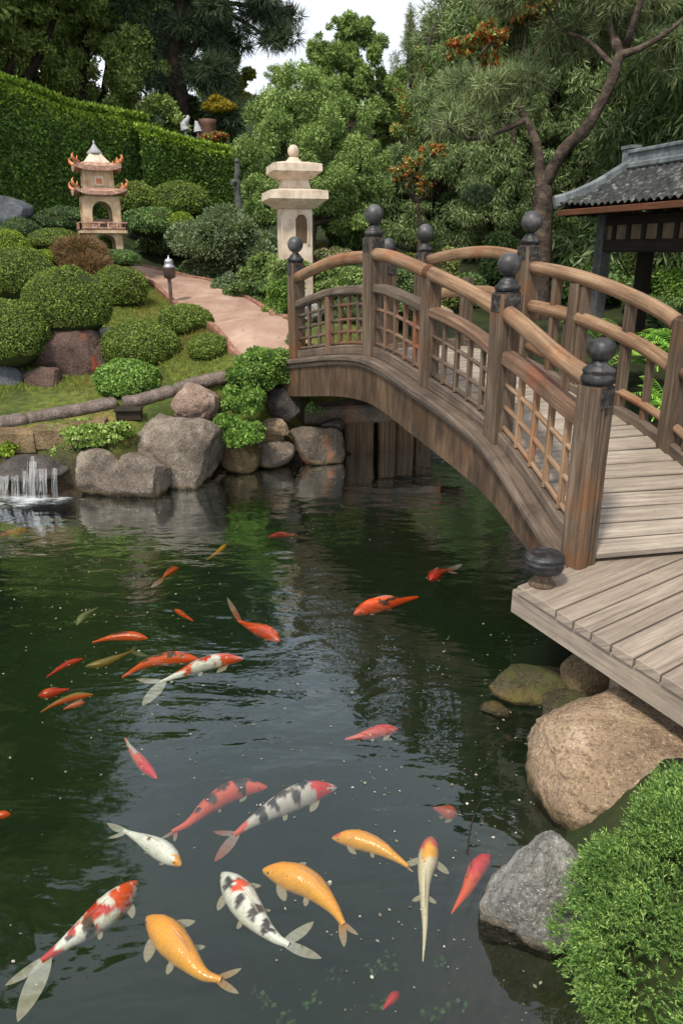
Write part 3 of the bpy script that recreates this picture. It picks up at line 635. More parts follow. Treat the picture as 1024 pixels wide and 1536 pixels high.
rock(12, 325, 74, 62, 13.0, RK_BLUE, 'dark grey sloping rock below the hedge at the left edge', 26, .8, 'boulder', 'boulder', 'rocks on the left slope')
rock(26, 668, 56, 26, 7.15, RK_MOSS, 'mossy ledge stone left of the flat one above the waterfall', 27, .8, 'ledge_stone', 'rock', 'ledge stones at the waterfall')
rock(95, 655, 90, 34, 7.2, RK_OCH, 'ochre ledge stone behind the pale groundcover', 28, .8, 'ledge_stone', 'rock', 'ledge stones at the waterfall')
rock(48, 700, 120, 34, 6.88, RK_DARK, 'dark wet lip stone that the waterfall runs over', 29, .7, 'lip_stone', 'rock', 'ledge stones at the waterfall', cuts=5)
rock(-20, 715, 90, 70, 6.95, RK_MOSS, 'mossy dark stone at the far left of the waterfall', 30, .7, 'boulder', 'boulder', 'ledge stones at the waterfall')
rock(108, 712, 56, 84, 6.95, RK_MOSS, 'moss-covered stone between the waterfall and the blocky grey boulder', 31, .7, 'boulder', 'boulder', 'ledge stones at the waterfall')
rock(45, 722, 150, 62, 7.02, RK_DARK, 'dark wet rock wall behind the falling water', 32, .4, 'boulder', 'boulder', 'ledge stones at the waterfall')
# near bank
NB = 'boulders along the near bank'
rock(968, 1162, 352, 190, 2.68, RK_TAN, 'big tan boulder under the platform edge, behind the feathery bush', 43, .85, 'boulder', 'boulder', NB, cuts=6, rough=.09, sub_=6)
rock(812, 1345, 190, 236, 2.02, RK_PALE, 'pale grey pitted boulder left of the feathery green bush', 42, .8, 'boulder', 'boulder', NB, cuts=7, rough=.12, sub_=6)
rock(896, 1014, 108, 98, 3.33, RK_OCH, 'smooth round ochre boulder tucked under the platform', 45, .9, 'boulder', 'boulder', NB, cuts=2, rough=.03, rockp=2.2, roll=.3)
rock(795, 1024, 130, 46, 3.42, RK_MOSS, 'flat mossy stone sticking out into the water beside the round boulder', 44, .7, 'flat_stone', 'rock', NB, cuts=4, roll=.12)
rock(868, 1062, 110, 40, 3.12, RK_MOSS, 'flat mossy stone in front of the round boulder', 46, .7, 'flat_stone', 'rock', NB, cuts=5)
rock(742, 1066, 46, 24, 3.25, RK_MOSS, 'small drowned brown stone at the tip of the flat mossy stone', 49, .7, 'flat_stone', 'rock', NB)
rock(1030, 1120, 120, 90, 2.95, RK_TAN, 'tan boulder cut by the right edge under the platform leg', 47, .7, 'boulder', 'boulder', NB)
# stone slab, prop and timbers of the far abutment
b = MB(); c = at_y(540, 618, 8.25); b.beam((c[0]-.66, c[1]-.05, c[2]), (c[0]+.9, c[1]+.32, c[2]-.02), .45, .20, ch=.03); tag(b.build('stone_slab', RK_RUST), 'long flat stone slab lying across the abutment under the bridge', 'slab')
b = MB(); c = at_y(600, 598, 8.45); b.beam((c[0]-.3, c[1], c[2]), (c[0]+.8, c[1]+.25, c[2]), .3, .16, ch=.02); tag(b.build('upper_beam', W_BEAM), 'dark timber resting on the stone slab under the arch', 'beam')
for i, (px, w, lb) in enumerate([(538, 46, 'widest'), (580, 28, 'third'), (606, 30, 'second'), (634, 28, 'rightmost')]):
    c = at_y(px, 655, 8.35+i*.11); k = mpp(c); b = MB(); zt_ = .56+rnd.uniform(-.02, .02)
    b.sweep([(c[0], c[1], -.5), (c[0], c[1], zt_)], rect(w*k*.95, .16, .02), (0, 1, 0))
    lbs = {'widest': 'broadest wet upright timber of the wall under the bridge', 'third': 'narrow dark upright timber right beside the broadest one under the bridge', 'second': 'narrow brown upright timber, second from the right under the bridge', 'rightmost': 'upright timber farthest right of the wall under the bridge'}[lb]
    tag(b.build('retaining_timber', W_OLD), lbs, 'timber', 'upright timbers of the wall under the bridge')
b = MB(); c = at_y(590, 640, 8.8); b.box((c[0]+.3, 9.25, .1), 3.4, .12, 1.2, .25); tag(b.build('back_wall', W_OLD), 'dark plank wall behind the upright timbers under the bridge', 'wall')
rock(655, 655, 40, 34, 8.8, RK_PALE, 'pale stone at the waterline right of the upright timbers', 50, .8, 'boulder', 'boulder', BR)
# kerb of long rough stones
KP = [(-60, 648), (0, 634), (62, 624), (120, 614), (172, 603), (210, 600), (250, 588), (300, 572), (345, 562)]
kp = interp_pts([on_ground(px, py+5)+np.array([0, 0, .03]) for px, py in KP], 41)
for i, (a, e) in enumerate(((0, 9), (9, 22), (23, 31), (31, 40))):
    b = MB(); pts = []; scl = []
    for j in range(a, e+1):
        for u in (0, .5):
            if j == e and u: break
            q = kp[j]*(1-u)+kp[min(j+1, 40)]*u; pts.append((q[0], q[1]+rnd.uniform(-.006, .006), q[2]+rnd.uniform(-.004, .004))); scl.append(rnd.uniform(.95, 1.04))
    scl[0] = scl[-1] = .7
    b.sweep(pts, [(.09*x, .06*y) for x, y in rect(2, 2, .7)], scale=scl, smooth=True)
    tag(b.build('kerb_stone', RK_CURB), ['long rough kerb stone cut by the left edge of the photo', 'long rough kerb stone above the pale groundcover', 'short kerb stone right of the little dark box', 'kerb stone running in behind the pinkish boulder'][i], 'kerb stone', 'rough kerb stones along the lawn')
b = MB(); c = on_ground(195, 628)+np.array([0, 0, .04]); b.box((c[0], c[1], c[2]), .24, .16, .1, .1, .012); b.box((c[0], c[1]-.01, c[2]+.06), .26, .19, .022, .1, .006)
tag(b.build('spotlight_box', M_DARKIN), 'small dark box-shaped garden light set in the kerb', 'garden light')
for i, (px, py, w) in enumerate(((28, 650, 60), (85, 645, 58), (135, 636, 50))):
    c = on_ground(px, py+12); k = mpp(c); b = MB(); b.box((c[0], c[1]+.02, c[2]+.0), w*k, .2, .24, rnd.uniform(-.1, .1), .03)
    tag(b.build('wall_block', RK_OCH), ['squared tan block below the kerb, nearest the left edge', 'squared tan block below the kerb, middle of three', 'squared tan block below the kerb, partly behind the groundcover'][i], 'wall block', 'squared blocks below the kerb')
# ------------------------------------------------------------------ waterfall
t = NT('falling_water'); uv = t.n('ShaderNodeTexCoord').outputs['UV']
f = t.noise(uv, 1, 7, .7, .9, (22, 1.3, 1)); a = t.ramp(f, [(.42, K0), (.72, W1)])
df = t.pr((.85, .88, .9, 1), .3, None, .5); trn = t.n('ShaderNodeBsdfTransparent'); m = t.n('ShaderNodeMixShader'); sxx = t.n('ShaderNodeSeparateXYZ'); t.l(uv, sxx.inputs[0]); fade = t.ramp(sxx.outputs['Y'], [(0, W1), (.6, (.8, .8, .8)), (1, (.45, .45, .45))]); t.l(t.math('MULTIPLY', t.math('MULTIPLY', a, .5), fade), m.inputs[0]); t.l(trn.outputs[0], m.inputs[1]); t.l(df, m.inputs[2]); M_FALL = t.done(m.outputs[0])
t = NT('water_foam'); ob = t.n('ShaderNodeTexCoord').outputs['Object']; uv = t.n('ShaderNodeTexCoord').outputs['UV']
sx = t.n('ShaderNodeSeparateXYZ'); t.l(uv, sx.inputs[0]); f = t.noise(ob, 1, 7, .75, .6, (5, 15, 1))
a = t.ramp(t.math('ADD', f, t.math('MULTIPLY', sx.outputs['X'], -.32)), [(.26, K0), (.50, W1)])
df = t.pr((.8, .84, .86, 1), .5); trn = t.n('ShaderNodeBsdfTransparent'); m = t.n('ShaderNodeMixShader'); t.l(t.math('MULTIPLY', a, .75), m.inputs[0]); t.l(trn.outputs[0], m.inputs[1]); t.l(df, m.inputs[2]); M_FOAM = t.done(m.outputs[0])
wfl = empty('waterfall', at_y(45, 745, 6.62), 'small white cascade spilling over dark stones into the pond at the left', 'waterfall')
b = MB()
for px0, px1, top, bot, y0_ in ((-10, 6, 712, 751, 6.7), (6, 13, 712, 751, 6.67), (18, 29, 711, 751, 6.68), (33, 40, 706, 749, 6.66), (41, 55, 692, 748, 6.68), (45, 52, 684, 749, 6.66), (57, 70, 703, 748, 6.67), (78, 86, 702, 744, 6.68)):
    n_ = 9; base_ = len(b.v)
    for i in range(n_):
        u = i/(n_-1)
        for j in range(4):
            px = px0+(px1-px0)*j/3+(px1-px0)*.25*u*(j/3-.5); py = top+(bot-top)*u
            p = at_y(px, py, y0_-.22*math.sqrt(u)+.02*math.sin(j*2)); b.v.append(Vector((p[0], p[1], p[2])))
    for i in range(n_-1):
        for j in range(3):
            q = base_+i*4+j; x = px0*.1; b.face([q, q+1, q+5, q+4], [(x+j/9, i/n_), (x+(j+1)/9, i/n_), (x+(j+1)/9, (i+1)/n_), (x+j/9, (i+1)/n_)], True)
b.build('falling_sheet', M_FALL, wfl)
b = MB(); c0 = at_z(45, 752, 0); n_ = 40; b.v.append(Vector((c0[0], c0[1], .012)))
for r_ in (.35, .7, 1):
    for i in range(n_):
        a_ = 2*math.pi*i/n_; k_ = r_*(1+.2*math.sin(3*a_+1)+.12*math.sin(7*a_)); b.v.append(Vector((c0[0]+.42*k_*math.cos(a_), c0[1]+.24*k_*math.sin(a_), .012+.012*(1-r_))))
for i in range(n_):
    i2 = (i+1) % n_; b.face([0, 1+i, 1+i2], [(0, 0), (.35, 0), (.35, 0)], True)
    for k_ in range(2): b.face([1+k_*n_+i, 1+(k_+1)*n_+i, 1+(k_+1)*n_+i2, 1+k_*n_+i2], [((.35, .7, 1)[k_], 0), ((.35, .7, 1)[k_+1], 0), ((.35, .7, 1)[k_+1], 0), ((.35, .7, 1)[k_], 0)], True)
b.build('foam', M_FOAM, wfl)
b = MB(); p0, p1 = at_y(10, 685, 7.0), at_y(75, 690, 6.9); b.beam((p0[0], p0[1], p0[2]+.03), (p1[0], p1[1], p1[2]+.03), .16, .02); b.build('spill_lip', M_FOAM, wfl)
# ------------------------------------------------------------------ foliage machinery
NR = np.random.default_rng(5)
def unit(a): return a/np.maximum(np.linalg.norm(a, axis=-1, keepdims=True), 1e-9)
def shell(n, C, Rr, thick=.12, zmin=-.75):
    d = unit(NR.normal(size=(int(n*1.5)+8, 3))); d = d[d[:, 2] > zmin][:n]
    r = 1-np.abs(NR.normal(size=(len(d), 1)))*thick
    return C+d*r*Rr, unit(d/Rr)
def subs(C, Rr, k, f0=.22, f1=.42, rr=.8):
    d = unit(NR.normal(size=(k, 3))); r = NR.uniform(0, 1, (k, 1))**.45*rr
    cc = C+d*r*Rr; f = NR.uniform(f0, f1, (k, 1))
    return [(cc[i], Rr*f[i]) for i in range(k)]
def leaf_geo(P, N, L, W, out=.5, jit=.6, droop=0.0, fold=.0):
    n = len(P); rv = unit(NR.normal(size=(n, 3))); tangv = unit(np.cross(N, rv))
    a = unit(N*out+tangv*(1-out)+NR.normal(size=(n, 3))*jit*.5+np.array([0, 0, -droop]))
    s = unit(np.cross(a, N+NR.normal(size=(n, 3))*jit*.6)); l = L*NR.uniform(.65, 1.25, (n, 1)); w = W*NR.uniform(.7, 1.2, (n, 1))
    b0 = P-a*l*.35; tip = P+a*l*.65; mid = b0+a*l*.5
    V = np.stack([b0, mid+s*w/2, tip, mid-s*w/2], 1).reshape(-1, 3); return V
def tuft_geo(P, N, L, W, k=10, spread=.7):
    n = len(P); P = np.repeat(P, k, 0); N = np.repeat(N, k, 0)
    a = unit(N+NR.normal(size=P.shape)*spread*.6); s = unit(np.cross(a, NR.normal(size=P.shape))); l = L*NR.uniform(.6, 1.2, (len(P), 1))
    V = np.stack([P-s*W/2, P+s*W/2, P+a*l+s*W*.15, P+a*l-s*W*.15], 1).reshape(-1, 3); return V
def ell_mesh(C, Rr, seg=18, rings=10, lump=.06, seed=0):
    V = []; FI = []
    for i in range(rings+1):
        th = math.pi*i/rings
        for j in range(seg):
            ph = 2*math.pi*j/seg; d = Vector((math.sin(th)*math.cos(ph), math.sin(th)*math.sin(ph), math.cos(th)))
            k = 1+lump*noise.noise(d*2.2+Vector((seed, 0, 0))); V.append([C[0]+d.x*Rr[0]*k, C[1]+d.y*Rr[1]*k, C[2]+d.z*Rr[2]*k])
    for i in range(rings):
        for j in range(seg): j2 = (j+1) % seg; FI.append([i*seg+j, (i+1)*seg+j, (i+1)*seg+j2, i*seg+j2])
    return np.array(V), np.array(FI)
def assemble(name, parts, mats, parent=None, loc=None):
    """parts: list of (V, FI or None, material index)"""
    Vs = []; Fs = []; Ms = []; S = []; o = 0
    for V, FI, mi in parts:
        if FI is None: FI = np.arange(len(V)).reshape(-1, 4)
        Vs.append(V); Fs.append(FI+o); Ms.append(np.full(len(FI), mi)); S.append(np.full(len(FI), mi == len(mats)-1 and mats[-1] is M_CORE)); o += len(V)
    V = np.concatenate(Vs); org = np.array(origin_of(parent)) if parent is not None else (np.array(loc) if loc is not None else np.array([V[:, 0].mean(), V[:, 1].mean(), V[:, 2].min()]))
    me = mesh_np(name, V-org, 4, mats, mi=np.concatenate(Ms), FI=np.concatenate(Fs), smooth=np.concatenate(S))
    return link(name, me, parent, (0, 0, 0) if parent is not None else org)
def foliage(name, blobs, n, L, W, mat, core=.86, out=.45, thick=.1, jit=.6, droop=0, parent=None, tuft=0, zmin=-.75, mat2=None, f2=0.0, spread=.7, core_top=None):
    """blobs [(C, R)]; n leaves spread over them by area"""
    ar = np.array([(b[1][0]*b[1][2]+b[1][1]*b[1][2]+b[1][0]*b[1][1]) for b in blobs]); ar = ar/ar.sum(); parts = []
    mats = [mat]+([mat2] if mat2 else [])+[M_CORE]
    for (C, Rr), a in zip(blobs, ar):
        C = np.array(C, float); Rr = np.array(Rr, float)
        P, N = shell(max(6, int(n*a)), C, Rr, thick, zmin)
        for q, mi in ((1-f2, 0), (f2, 1)):
            if q <= 0: continue
            k = NR.uniform(size=len(P)) < q if mi == 0 else ~k
            if k.sum() == 0: continue
            Vv = tuft_geo(P[k], N[k], L, W, tuft, spread) if tuft else leaf_geo(P[k], N[k], L, W, out, jit, droop)
            parts.append((Vv, None, mi))
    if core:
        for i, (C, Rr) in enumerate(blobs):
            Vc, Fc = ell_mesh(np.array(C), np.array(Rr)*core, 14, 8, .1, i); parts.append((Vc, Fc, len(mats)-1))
    return assemble(name, parts, mats, parent)
def ellp(px, py, w, h, Y, dp=1.0):
    c = at_y(px, py, Y); k = mpp(c); return c, np.array([w*k/2, w*k/2*dp, h*k/2])
# ---- clipped domes
def dome(px, py, w, h, Y, label, mat=None, n=9000, L=.028, grp='clipped dome shrubs', dp=.95, lump=.05, flat=1.0):
    if Y is None: g_ = on_ground(px, py+h*.40); Y = g_[1]+w*.5*mpp(g_)*.62
    c, r = ellp(px, py, w, h, Y, dp)
    d = unit(NR.normal(size=(int(n*1.4), 3))); d = d[(d[:, 2] > -.55)][:n]
    wob = np.array([noise.noise(Vector(x)*2.0+Vector((px, py, 0))) for x in d])[:, None]; fine = np.array([noise.noise(Vector(x)*7.0+Vector((px, py, 0))) for x in d])[:, None]
    rad = 1+lump*wob*2+.03*fine-np.abs(NR.normal(size=(len(d), 1)))*.02+(NR.uniform(size=(len(d), 1)) < .07)*NR.uniform(0, .05, (len(d), 1))
    P = c+d*r*rad; V_ = leaf_geo(P, unit(d/r), L, L*.55, .38, .95)
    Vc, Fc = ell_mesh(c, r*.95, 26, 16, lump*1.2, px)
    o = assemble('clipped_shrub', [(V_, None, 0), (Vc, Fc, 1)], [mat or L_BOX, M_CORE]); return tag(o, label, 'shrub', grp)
dome(101, 456, 130, 106, 9.0, 'largest clipped dome shrub, on the brown-red rock', n=16000)
dome(12, 502, 122, 102, 8.5, 'clipped dome shrub low at the left edge, above the blue-grey rock', n=14000)
dome(179, 434, 86, 68, None, 'clipped dome shrub right behind the largest one, beside the lawn', n=10000)
dome(212, 521, 116, 74, None, 'wide low clipped dome in the middle of the lawn', n=12000)
dome(192, 571, 94, 62, None, 'looser rounded shrub nearest the kerb stones', L_BRIGHT, n=7000, L=.04, lump=.07)
dome(278, 482, 82, 50, None, 'small clipped dome beside the lamp and the path', n=8000)
dome(314, 522, 64, 42, None, 'smallest clipped dome at the path edge', n=6000)
dome(30, 414, 104, 82, 10.3, 'dark clipped dome behind the largest one at the left', n=10000)
dome(10, 378, 74, 64, 11.6, 'yellow-green clipped dome at the left edge', L_BOXY, n=7000)
dome(84, 362, 82, 36, 12.2, 'flat clipped dome just behind the russet mound', n=6000)
dome(70, 387, 44, 24, 11.4, 'little yellow-green clipped mound left of the russet mound', L_BOXY, n=4000)
dome(204, 300, 78, 50, 15.2, 'grey-green clipped mound to the right of the pagoda lantern', n=7000, L=.04)
dome(270, 304, 92, 58, 15.2, 'large sloping clipped mound in front of the hedge', n=8000, L=.04, flat=.8)
dome(272, 335, 38, 32, 14.0, 'small bright clipped ball left of the grey-green shrub', L_BOXY, n=3500, L=.035)
dome(162, 366, 34, 24, 12.9, 'little green ball under the arch of the pagoda lantern', L_BRIGHT, n=2500, L=.035)
dome(180, 388, 62, 26, 11.9, 'low trimmed shrub at the foot of the pagoda lantern', L_MID, n=4000, L=.03)
dome(30, 348, 60, 40, 12.6, 'dark trimmed shrub below the grey sloping rock', L_DARK, n=4500, L=.035)
dome(228, 335, 84, 44, 14.2, 'dark leafy mound directly right of the pagoda lantern', L_MID, n=6000, L=.05, lump=.12)
dome(100, 335, 90, 46, 14.2, 'dark leafy mound directly left of the pagoda lantern', L_DARK, n=6000, L=.05, lump=.1)
dome(55, 338, 50, 30, 13.6, 'dark blue-green mound below the hedge, third from the left edge', L_DARK, n=4000, L=.04)
c, r = ellp(120, 382, 74, 42, 11.5, .8)
o = foliage('russet_mound', [(c, r), (c+[.15, -.2, -.18], r*.9)], 2600, .10, .008, L_RUSSET, .93, .7, .05, .9, 0, None, 5, spread=1.1); tag(o, 'russet brown mound of dry twiggy heather below the pagoda lantern', 'shrub')
# ---- loose shrubs
MS = 'shrubs between the path and the lanterns'; BS = 'shrubs seen over and through the bridge'; BB = 'leafy bushes on the bank boulders'
def shrub(px, py, w, h, Y, label, mat, n=9000, L=.07, W=.03, k=14, grp='loose leafy shrubs', cat='shrub', mat2=None, f2=0, out=.55, dp=.8, droop=0, name='leafy_shrub', f0=.3, f1=.5, jit=.8):
    if grp != BB and 9 < Y < 18.5 and grp not in ('planting above the hedges', 'planting at the stone lantern'):
        g_ = on_ground(px, py+h*.42); Y2 = g_[1]+w*.5*mpp(g_)*.5
        if abs(Y2-Y) < 3.5: Y = Y2
    c, r = ellp(px, py, w, h, Y, dp); k = max(k, 6)
    lo_ = grp in (BB, MS); k = k*2 if lo_ else k; bl = subs(c, r*(.92 if lo_ else .8), k, .14 if lo_ else f0, .34 if lo_ else f1, .95 if lo_ else .85); bl = [(C, R_*np.array([1, 1, 1])*1.15) for C, R_ in bl]+[(c-[0, 0, r[2]*.15], r*.66)]
    g = tz(c[0], c[1])
    if g+1.1 > c[2]-r[2] > g+.05 and grp != BB: bl.append((np.array([c[0], c[1], (c[2]+g)/2]), np.array([r[0]*.7, r[1]*.7, (c[2]-g)/2+.05])))
    loose = grp in (BB, MS)
    return tag(foliage(name, bl, n, L, W, mat, .74 if loose else .84, .75 if loose else out, .2 if loose else .13, 1.0 if loose else jit, droop, mat2=mat2, f2=f2), label, cat, grp)
BB = 'leafy bushes on the bank boulders'
shrub(390, 552, 126, 78, 7.95, 'widest bright green bush, right against the end post of the bridge', L_BRIGHT, 15000, .042, .02, 20, BB)
shrub(366, 600, 74, 46, 7.65, 'middle bright green bush of the three stepping down to the water', L_BRIGHT, 8000, .045, .022, 12, BB)
shrub(355, 646, 90, 50, 7.42, 'lowest bright green bush, hanging over the ochre-grey boulder', L_BRIGHT, 9000, .048, .024, 14, BB)
shrub(133, 652, 138, 42, 7.05, 'spreading pale lime groundcover above the blocky grey boulder', L_LIME, 9000, .05, .03, 18, BB, 'groundcover', dp=.5)
shrub(95, 690, 60, 70, 6.98, 'mossy hanging plant on the stone right of the waterfall', L_OLIVE, 5000, .035, .015, 8, BB, 'plant', dp=.4, droop=.5)
shrub(12, 672, 46, 24, 7.0, 'little yellow-green plant at the left edge above the waterfall', L_BOXY, 2500, .04, .02, 6, BB, 'plant')
shrub(240, 618, 60, 22, 7.75, 'low grey-green mat of leaves right of the dark box light', L_OLIVE, 2500, .035, .018, 6, BB, 'plant')
shrub(468, 612, 30, 18, 7.9, 'small tuft in the gap beside the stone slab', L_MID, 700, .035, .018, 6, BB, 'plant')
MS = 'shrubs between the path and the lanterns'
shrub(335, 372, 158, 118, 13.0, 'big airy grey-green shrub with pale leaf tips', L_GREYG, 30000, .065, .018, 34, MS, f0=.2, f1=.38)
shrub(246, 358, 116, 76, 13.4, 'green shrub between the pagoda lantern and the airy grey-green one', L_MID, 14000, .065, .022, 20, MS, mat2=L_GREYG, f2=.35)
shrub(338, 425, 44, 30, 12.0, 'small silvery shrub at the back edge of the path', L_GREYG, 3000, .05, .02, 8, MS)
shrub(402, 408, 90, 60, 11.8, 'fresh green shrub in front of the stone lantern', L_WILLOW, 12000, .06, .022, 18, MS)
shrub(378, 436, 100, 36, 11.3, 'low dark green planting along the path below the stone lantern', L_MID, 9000, .05, .02, 14, MS)
shrub(432, 402, 74, 44, 10.95, 'fresh green shrub hiding the foot of the stone lantern', L_WILLOW, 6000, .05, .02, 12, 'planting at the stone lantern')
shrub(424, 446, 52, 60, 10.4, 'lime green shrub just left of the bridge end post', L_BRIGHT, 7000, .05, .022, 12, MS)
shrub(412, 466, 40, 18, 10.3, 'low olive mat of plants at the path edge by the bridge', L_OLIVE, 2000, .04, .02, 6, MS)
shrub(440, 512, 32, 34, 9.2, 'small pale-leaved plant at the foot of the bridge end post', L_GREYG, 1800, .05, .02, 6, MS)
shrub(300, 400, 90, 36, 12.4, 'blue-green low shrub beneath the airy grey-green one', L_GREYG, 6000, .05, .02, 10, MS, mat2=L_MID, f2=.5)
shrub(320, 345, 70, 50, 14.4, 'pale speckled shrub behind the airy grey-green one', L_GREYG, 7000, .06, .02, 12, MS)
BS = 'shrubs seen over and through the bridge'
shrub(500, 386, 74, 40, 11.9, 'pale pink flowering shrub behind the first bridge railing', L_BRIGHT, 6000, .05, .022, 12, BS, mat2=L_PINK, f2=.42)
shrub(500, 424, 116, 62, 11.2, 'leafy green shrub behind the leftmost railing of the bridge', L_WILLOW, 14000, .055, .022, 18, BS)
shrub(600, 430, 110, 66, 11.6, 'dark blue-green shrub behind the middle railing', L_MID, 12000, .055, .022, 18, BS, mat2=L_GREYG, f2=.25)
shrub(586, 382, 36, 40, 12.6, 'small red-leaved shrub between two ball finials', L_RED, 3000, .06, .025, 8, BS, mat2=L_MID, f2=.4)
shrub(620, 390, 60, 34, 12.9, 'yellow-green shrub with reddish tips behind the weathered post', L_YEL, 4500, .055, .025, 10, BS, mat2=L_MID, f2=.5)
shrub(676, 388, 40, 34, 13.2, 'olive and brown shrub right of the weathered post', L_OLIVE, 3500, .055, .025, 8, BS, mat2=L_RUSSET, f2=.3)
shrub(690, 440, 120, 60, 12.2, 'mid green shrub seen between the two railings', L_MID, 12000, .06, .025, 18, BS)
shrub(478, 372, 40, 26, 12.7, 'low orange-tinged plant right of the stone lantern', L_MID, 2500, .05, .02, 6, BS, mat2=L_ORG, f2=.25)
shrub(560, 470, 180, 50, 10.6, 'low dark planting at the foot of the far railing', L_DARK, 10000, .06, .025, 18, BS)
rock(468, 470, 40, 30, 10.0, RK_PALE, 'pale garden stone seen through the leftmost lattice', 61, .8, 'boulder', 'boulder')
rock(650, 470, 60, 30, 9.6, RK_TAN, 'tan garden stone seen through the far railing', 62, .8, 'boulder', 'boulder')
RS = 'shrubs and hedges beneath the right-hand trees'
for i, (px, py, w, h, Y, m, lb) in enumerate([
    (700, 330, 110, 120, 15.5, L_DARK, 'deep green shrub left of the forked trunk'), (755, 395, 110, 90, 13.6, L_MID, 'mid green shrub behind the near ball finial'),
    (860, 350, 100, 110, 15.0, L_MID, 'green shrub between the forked trunk and the pavilion post'), (880, 430, 150, 80, 12.6, L_MID, 'low green shrub behind the top rail, under the pavilion corner'),
    (950, 410, 90, 70, 13.0, L_OLIVE, 'olive bush seen through the open pavilion'), (1010, 420, 90, 90, 12.4, L_BRIGHT, 'bright bush at the right edge seen through the pavilion'),
    (985, 465, 120, 50, 10.6, L_MID, 'green planting below the open pavilion'), (840, 250, 110, 120, 18.5, L_DARK, 'dark shrub high on the slope behind the forked trunk'),
    (600, 300, 120, 150, 17.0, L_DARK, 'dark green shrub behind the tallest ball finial'), (650, 250, 110, 130, 19.5, L_DARK, 'tall dark shrub left of the forked trunk, high on the slope'),
    (930, 260, 130, 110, 19.0, L_DARK, 'dark shrub behind the pavilion roof'), (520, 340, 90, 80, 16.0, L_MID, 'green shrub at the foot of the round willowy tree'), (715, 292, 50, 40, 14.6, L_GREYG, 'small pale-leaved bush catching light left of the forked trunk'),
    (1040, 500, 120, 120, 9.2, L_DARK, 'dark shrub beyond the far railing at the right edge')]):
    shrub(px, py, w, h, Y, lb, m, 9000 if Y < 16 else 7000, .085 if Y < 15 else .12, .035 if Y < 15 else .05, 16, RS)
# ferns beyond the far railing
def fern(px, py, Y, label, s=1.0, n=16, m=None):
    c = at_y(px, py, Y); gz = tz(c[0], c[1]); c = np.array([c[0], c[1], max(gz, c[2]-.35)]); Vs = []
    for i in range(n):
        a = 2*math.pi*i/n+rnd.uniform(-.2, .2); ln = s*rnd.uniform(.45, .75); el = rnd.uniform(.5, 1.2); hd = np.array([math.cos(a), math.sin(a), 0])
        sidev = np.array([-hd[1], hd[0], 0]); K_ = 22; pv0 = c
        for k in range(1, K_):
            u = k/K_; p = c+hd*ln*u*math.cos(el*.5)+np.array([0, 0, ln*(math.sin(el)*u*1.5-.9*u*u)]); lf = s*.13*math.sin(math.pi*min(1, u*.9+.12))
            for sg in (-1, 1):
                tipp = p+sidev*sg*lf+hd*lf*.35-np.array([0, 0, lf*.25]); ww = hd*.012*s
                Vs += [p-ww, p+ww, tipp+ww*.3, tipp-ww*.3]
            Vs += [pv0-sidev*.006, pv0+sidev*.006, p+hd*.012+sidev*.006, p+hd*.012-sidev*.006]; pv0 = p
    return tag(assemble('fern', [(np.array(Vs), None, 0)], [m or L_FERN]), label, 'fern', 'ferns beyond the far railing')
fern(985, 500, 8.0, 'bright green fern between the two right-hand rails', 1.1); fern(1012, 560, 7.2, 'fern at the right edge below the mid rail', .8); fern(955, 480, 8.8, 'fern just left of the bright green one, behind the baluster', .9, m=L_BRIGHT)
fern(1035, 500, 7.9, 'fern cut by the right edge of the photo', 1.0); fern(905, 470, 9.2, 'smaller fern behind the upper right rail', .8)
# ---- hedge
def hedge(p0, p1, th, z0, ztop, label, n, seed):
    p0 = np.array(p0); p1 = np.array(p1); dv = p1-p0; Ln = np.linalg.norm(dv); dv = dv/Ln; nv = np.array([dv[1], -dv[0]])   # nv faces the camera
    if nv[1] > 0: nv = -nv
    ztA, ztB = ztop; u = NR.uniform(0, 1, n); face = NR.uniform(size=n); V_ = []; 
    hh = (ztA+(ztB-ztA)*u)-z0
    wave = np.array([noise.noise(Vector((a*Ln*.7, seed, 0))) for a in u])*.12
    f = face < .74; v = NR.uniform(0, 1, n); 
    bump_ = np.array([noise.noise(Vector((a*Ln*1.3, b_*2.2, seed))) for a, b_ in zip(u, v)])*.12
    x = u*Ln; nn = np.where(f, th/2+bump_-np.abs(NR.normal(size=n))*.04, (v*2-1)*th/2); z = np.where(f, z0+v*(hh+wave), z0+hh+wave+NR.uniform(-.05, .05, n))
    edge = np.where(f, np.maximum(0, v-.93)/.07, 0); nn = nn-edge**2*.14
    back = (NR.uniform(size=n) < .12) & f; nn = np.where(back, -nn, nn)
    P = np.stack([p0[0]+dv[0]*x+nv[0]*nn, p0[1]+dv[1]*x+nv[1]*nn, z], 1)
    N = np.where(f[:, None], np.array([nv[0], nv[1], .25])[None, :]*np.where(back, -1, 1)[:, None], np.array([0, 0, 1.])[None, :]); N = unit(N+NR.normal(size=(n, 3))*.2)
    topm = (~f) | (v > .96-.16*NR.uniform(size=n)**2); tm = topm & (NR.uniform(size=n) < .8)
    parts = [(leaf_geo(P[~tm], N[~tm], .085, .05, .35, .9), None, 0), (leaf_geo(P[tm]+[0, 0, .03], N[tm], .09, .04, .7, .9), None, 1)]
    b = MB(); K_ = 8
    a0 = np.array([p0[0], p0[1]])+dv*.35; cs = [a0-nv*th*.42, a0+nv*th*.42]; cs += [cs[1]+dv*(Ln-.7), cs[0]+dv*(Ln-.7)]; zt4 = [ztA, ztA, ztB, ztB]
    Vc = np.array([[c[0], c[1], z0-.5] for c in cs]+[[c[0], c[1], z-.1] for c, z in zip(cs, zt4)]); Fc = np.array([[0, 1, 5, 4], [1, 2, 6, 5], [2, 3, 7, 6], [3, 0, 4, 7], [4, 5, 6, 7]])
    return tag(assemble('hedge', parts+[(Vc, Fc, 2)], [L_HEDGE, L_HEDGET, M_CORE]), label, 'hedge', 'tall clipped hedges behind the lanterns')
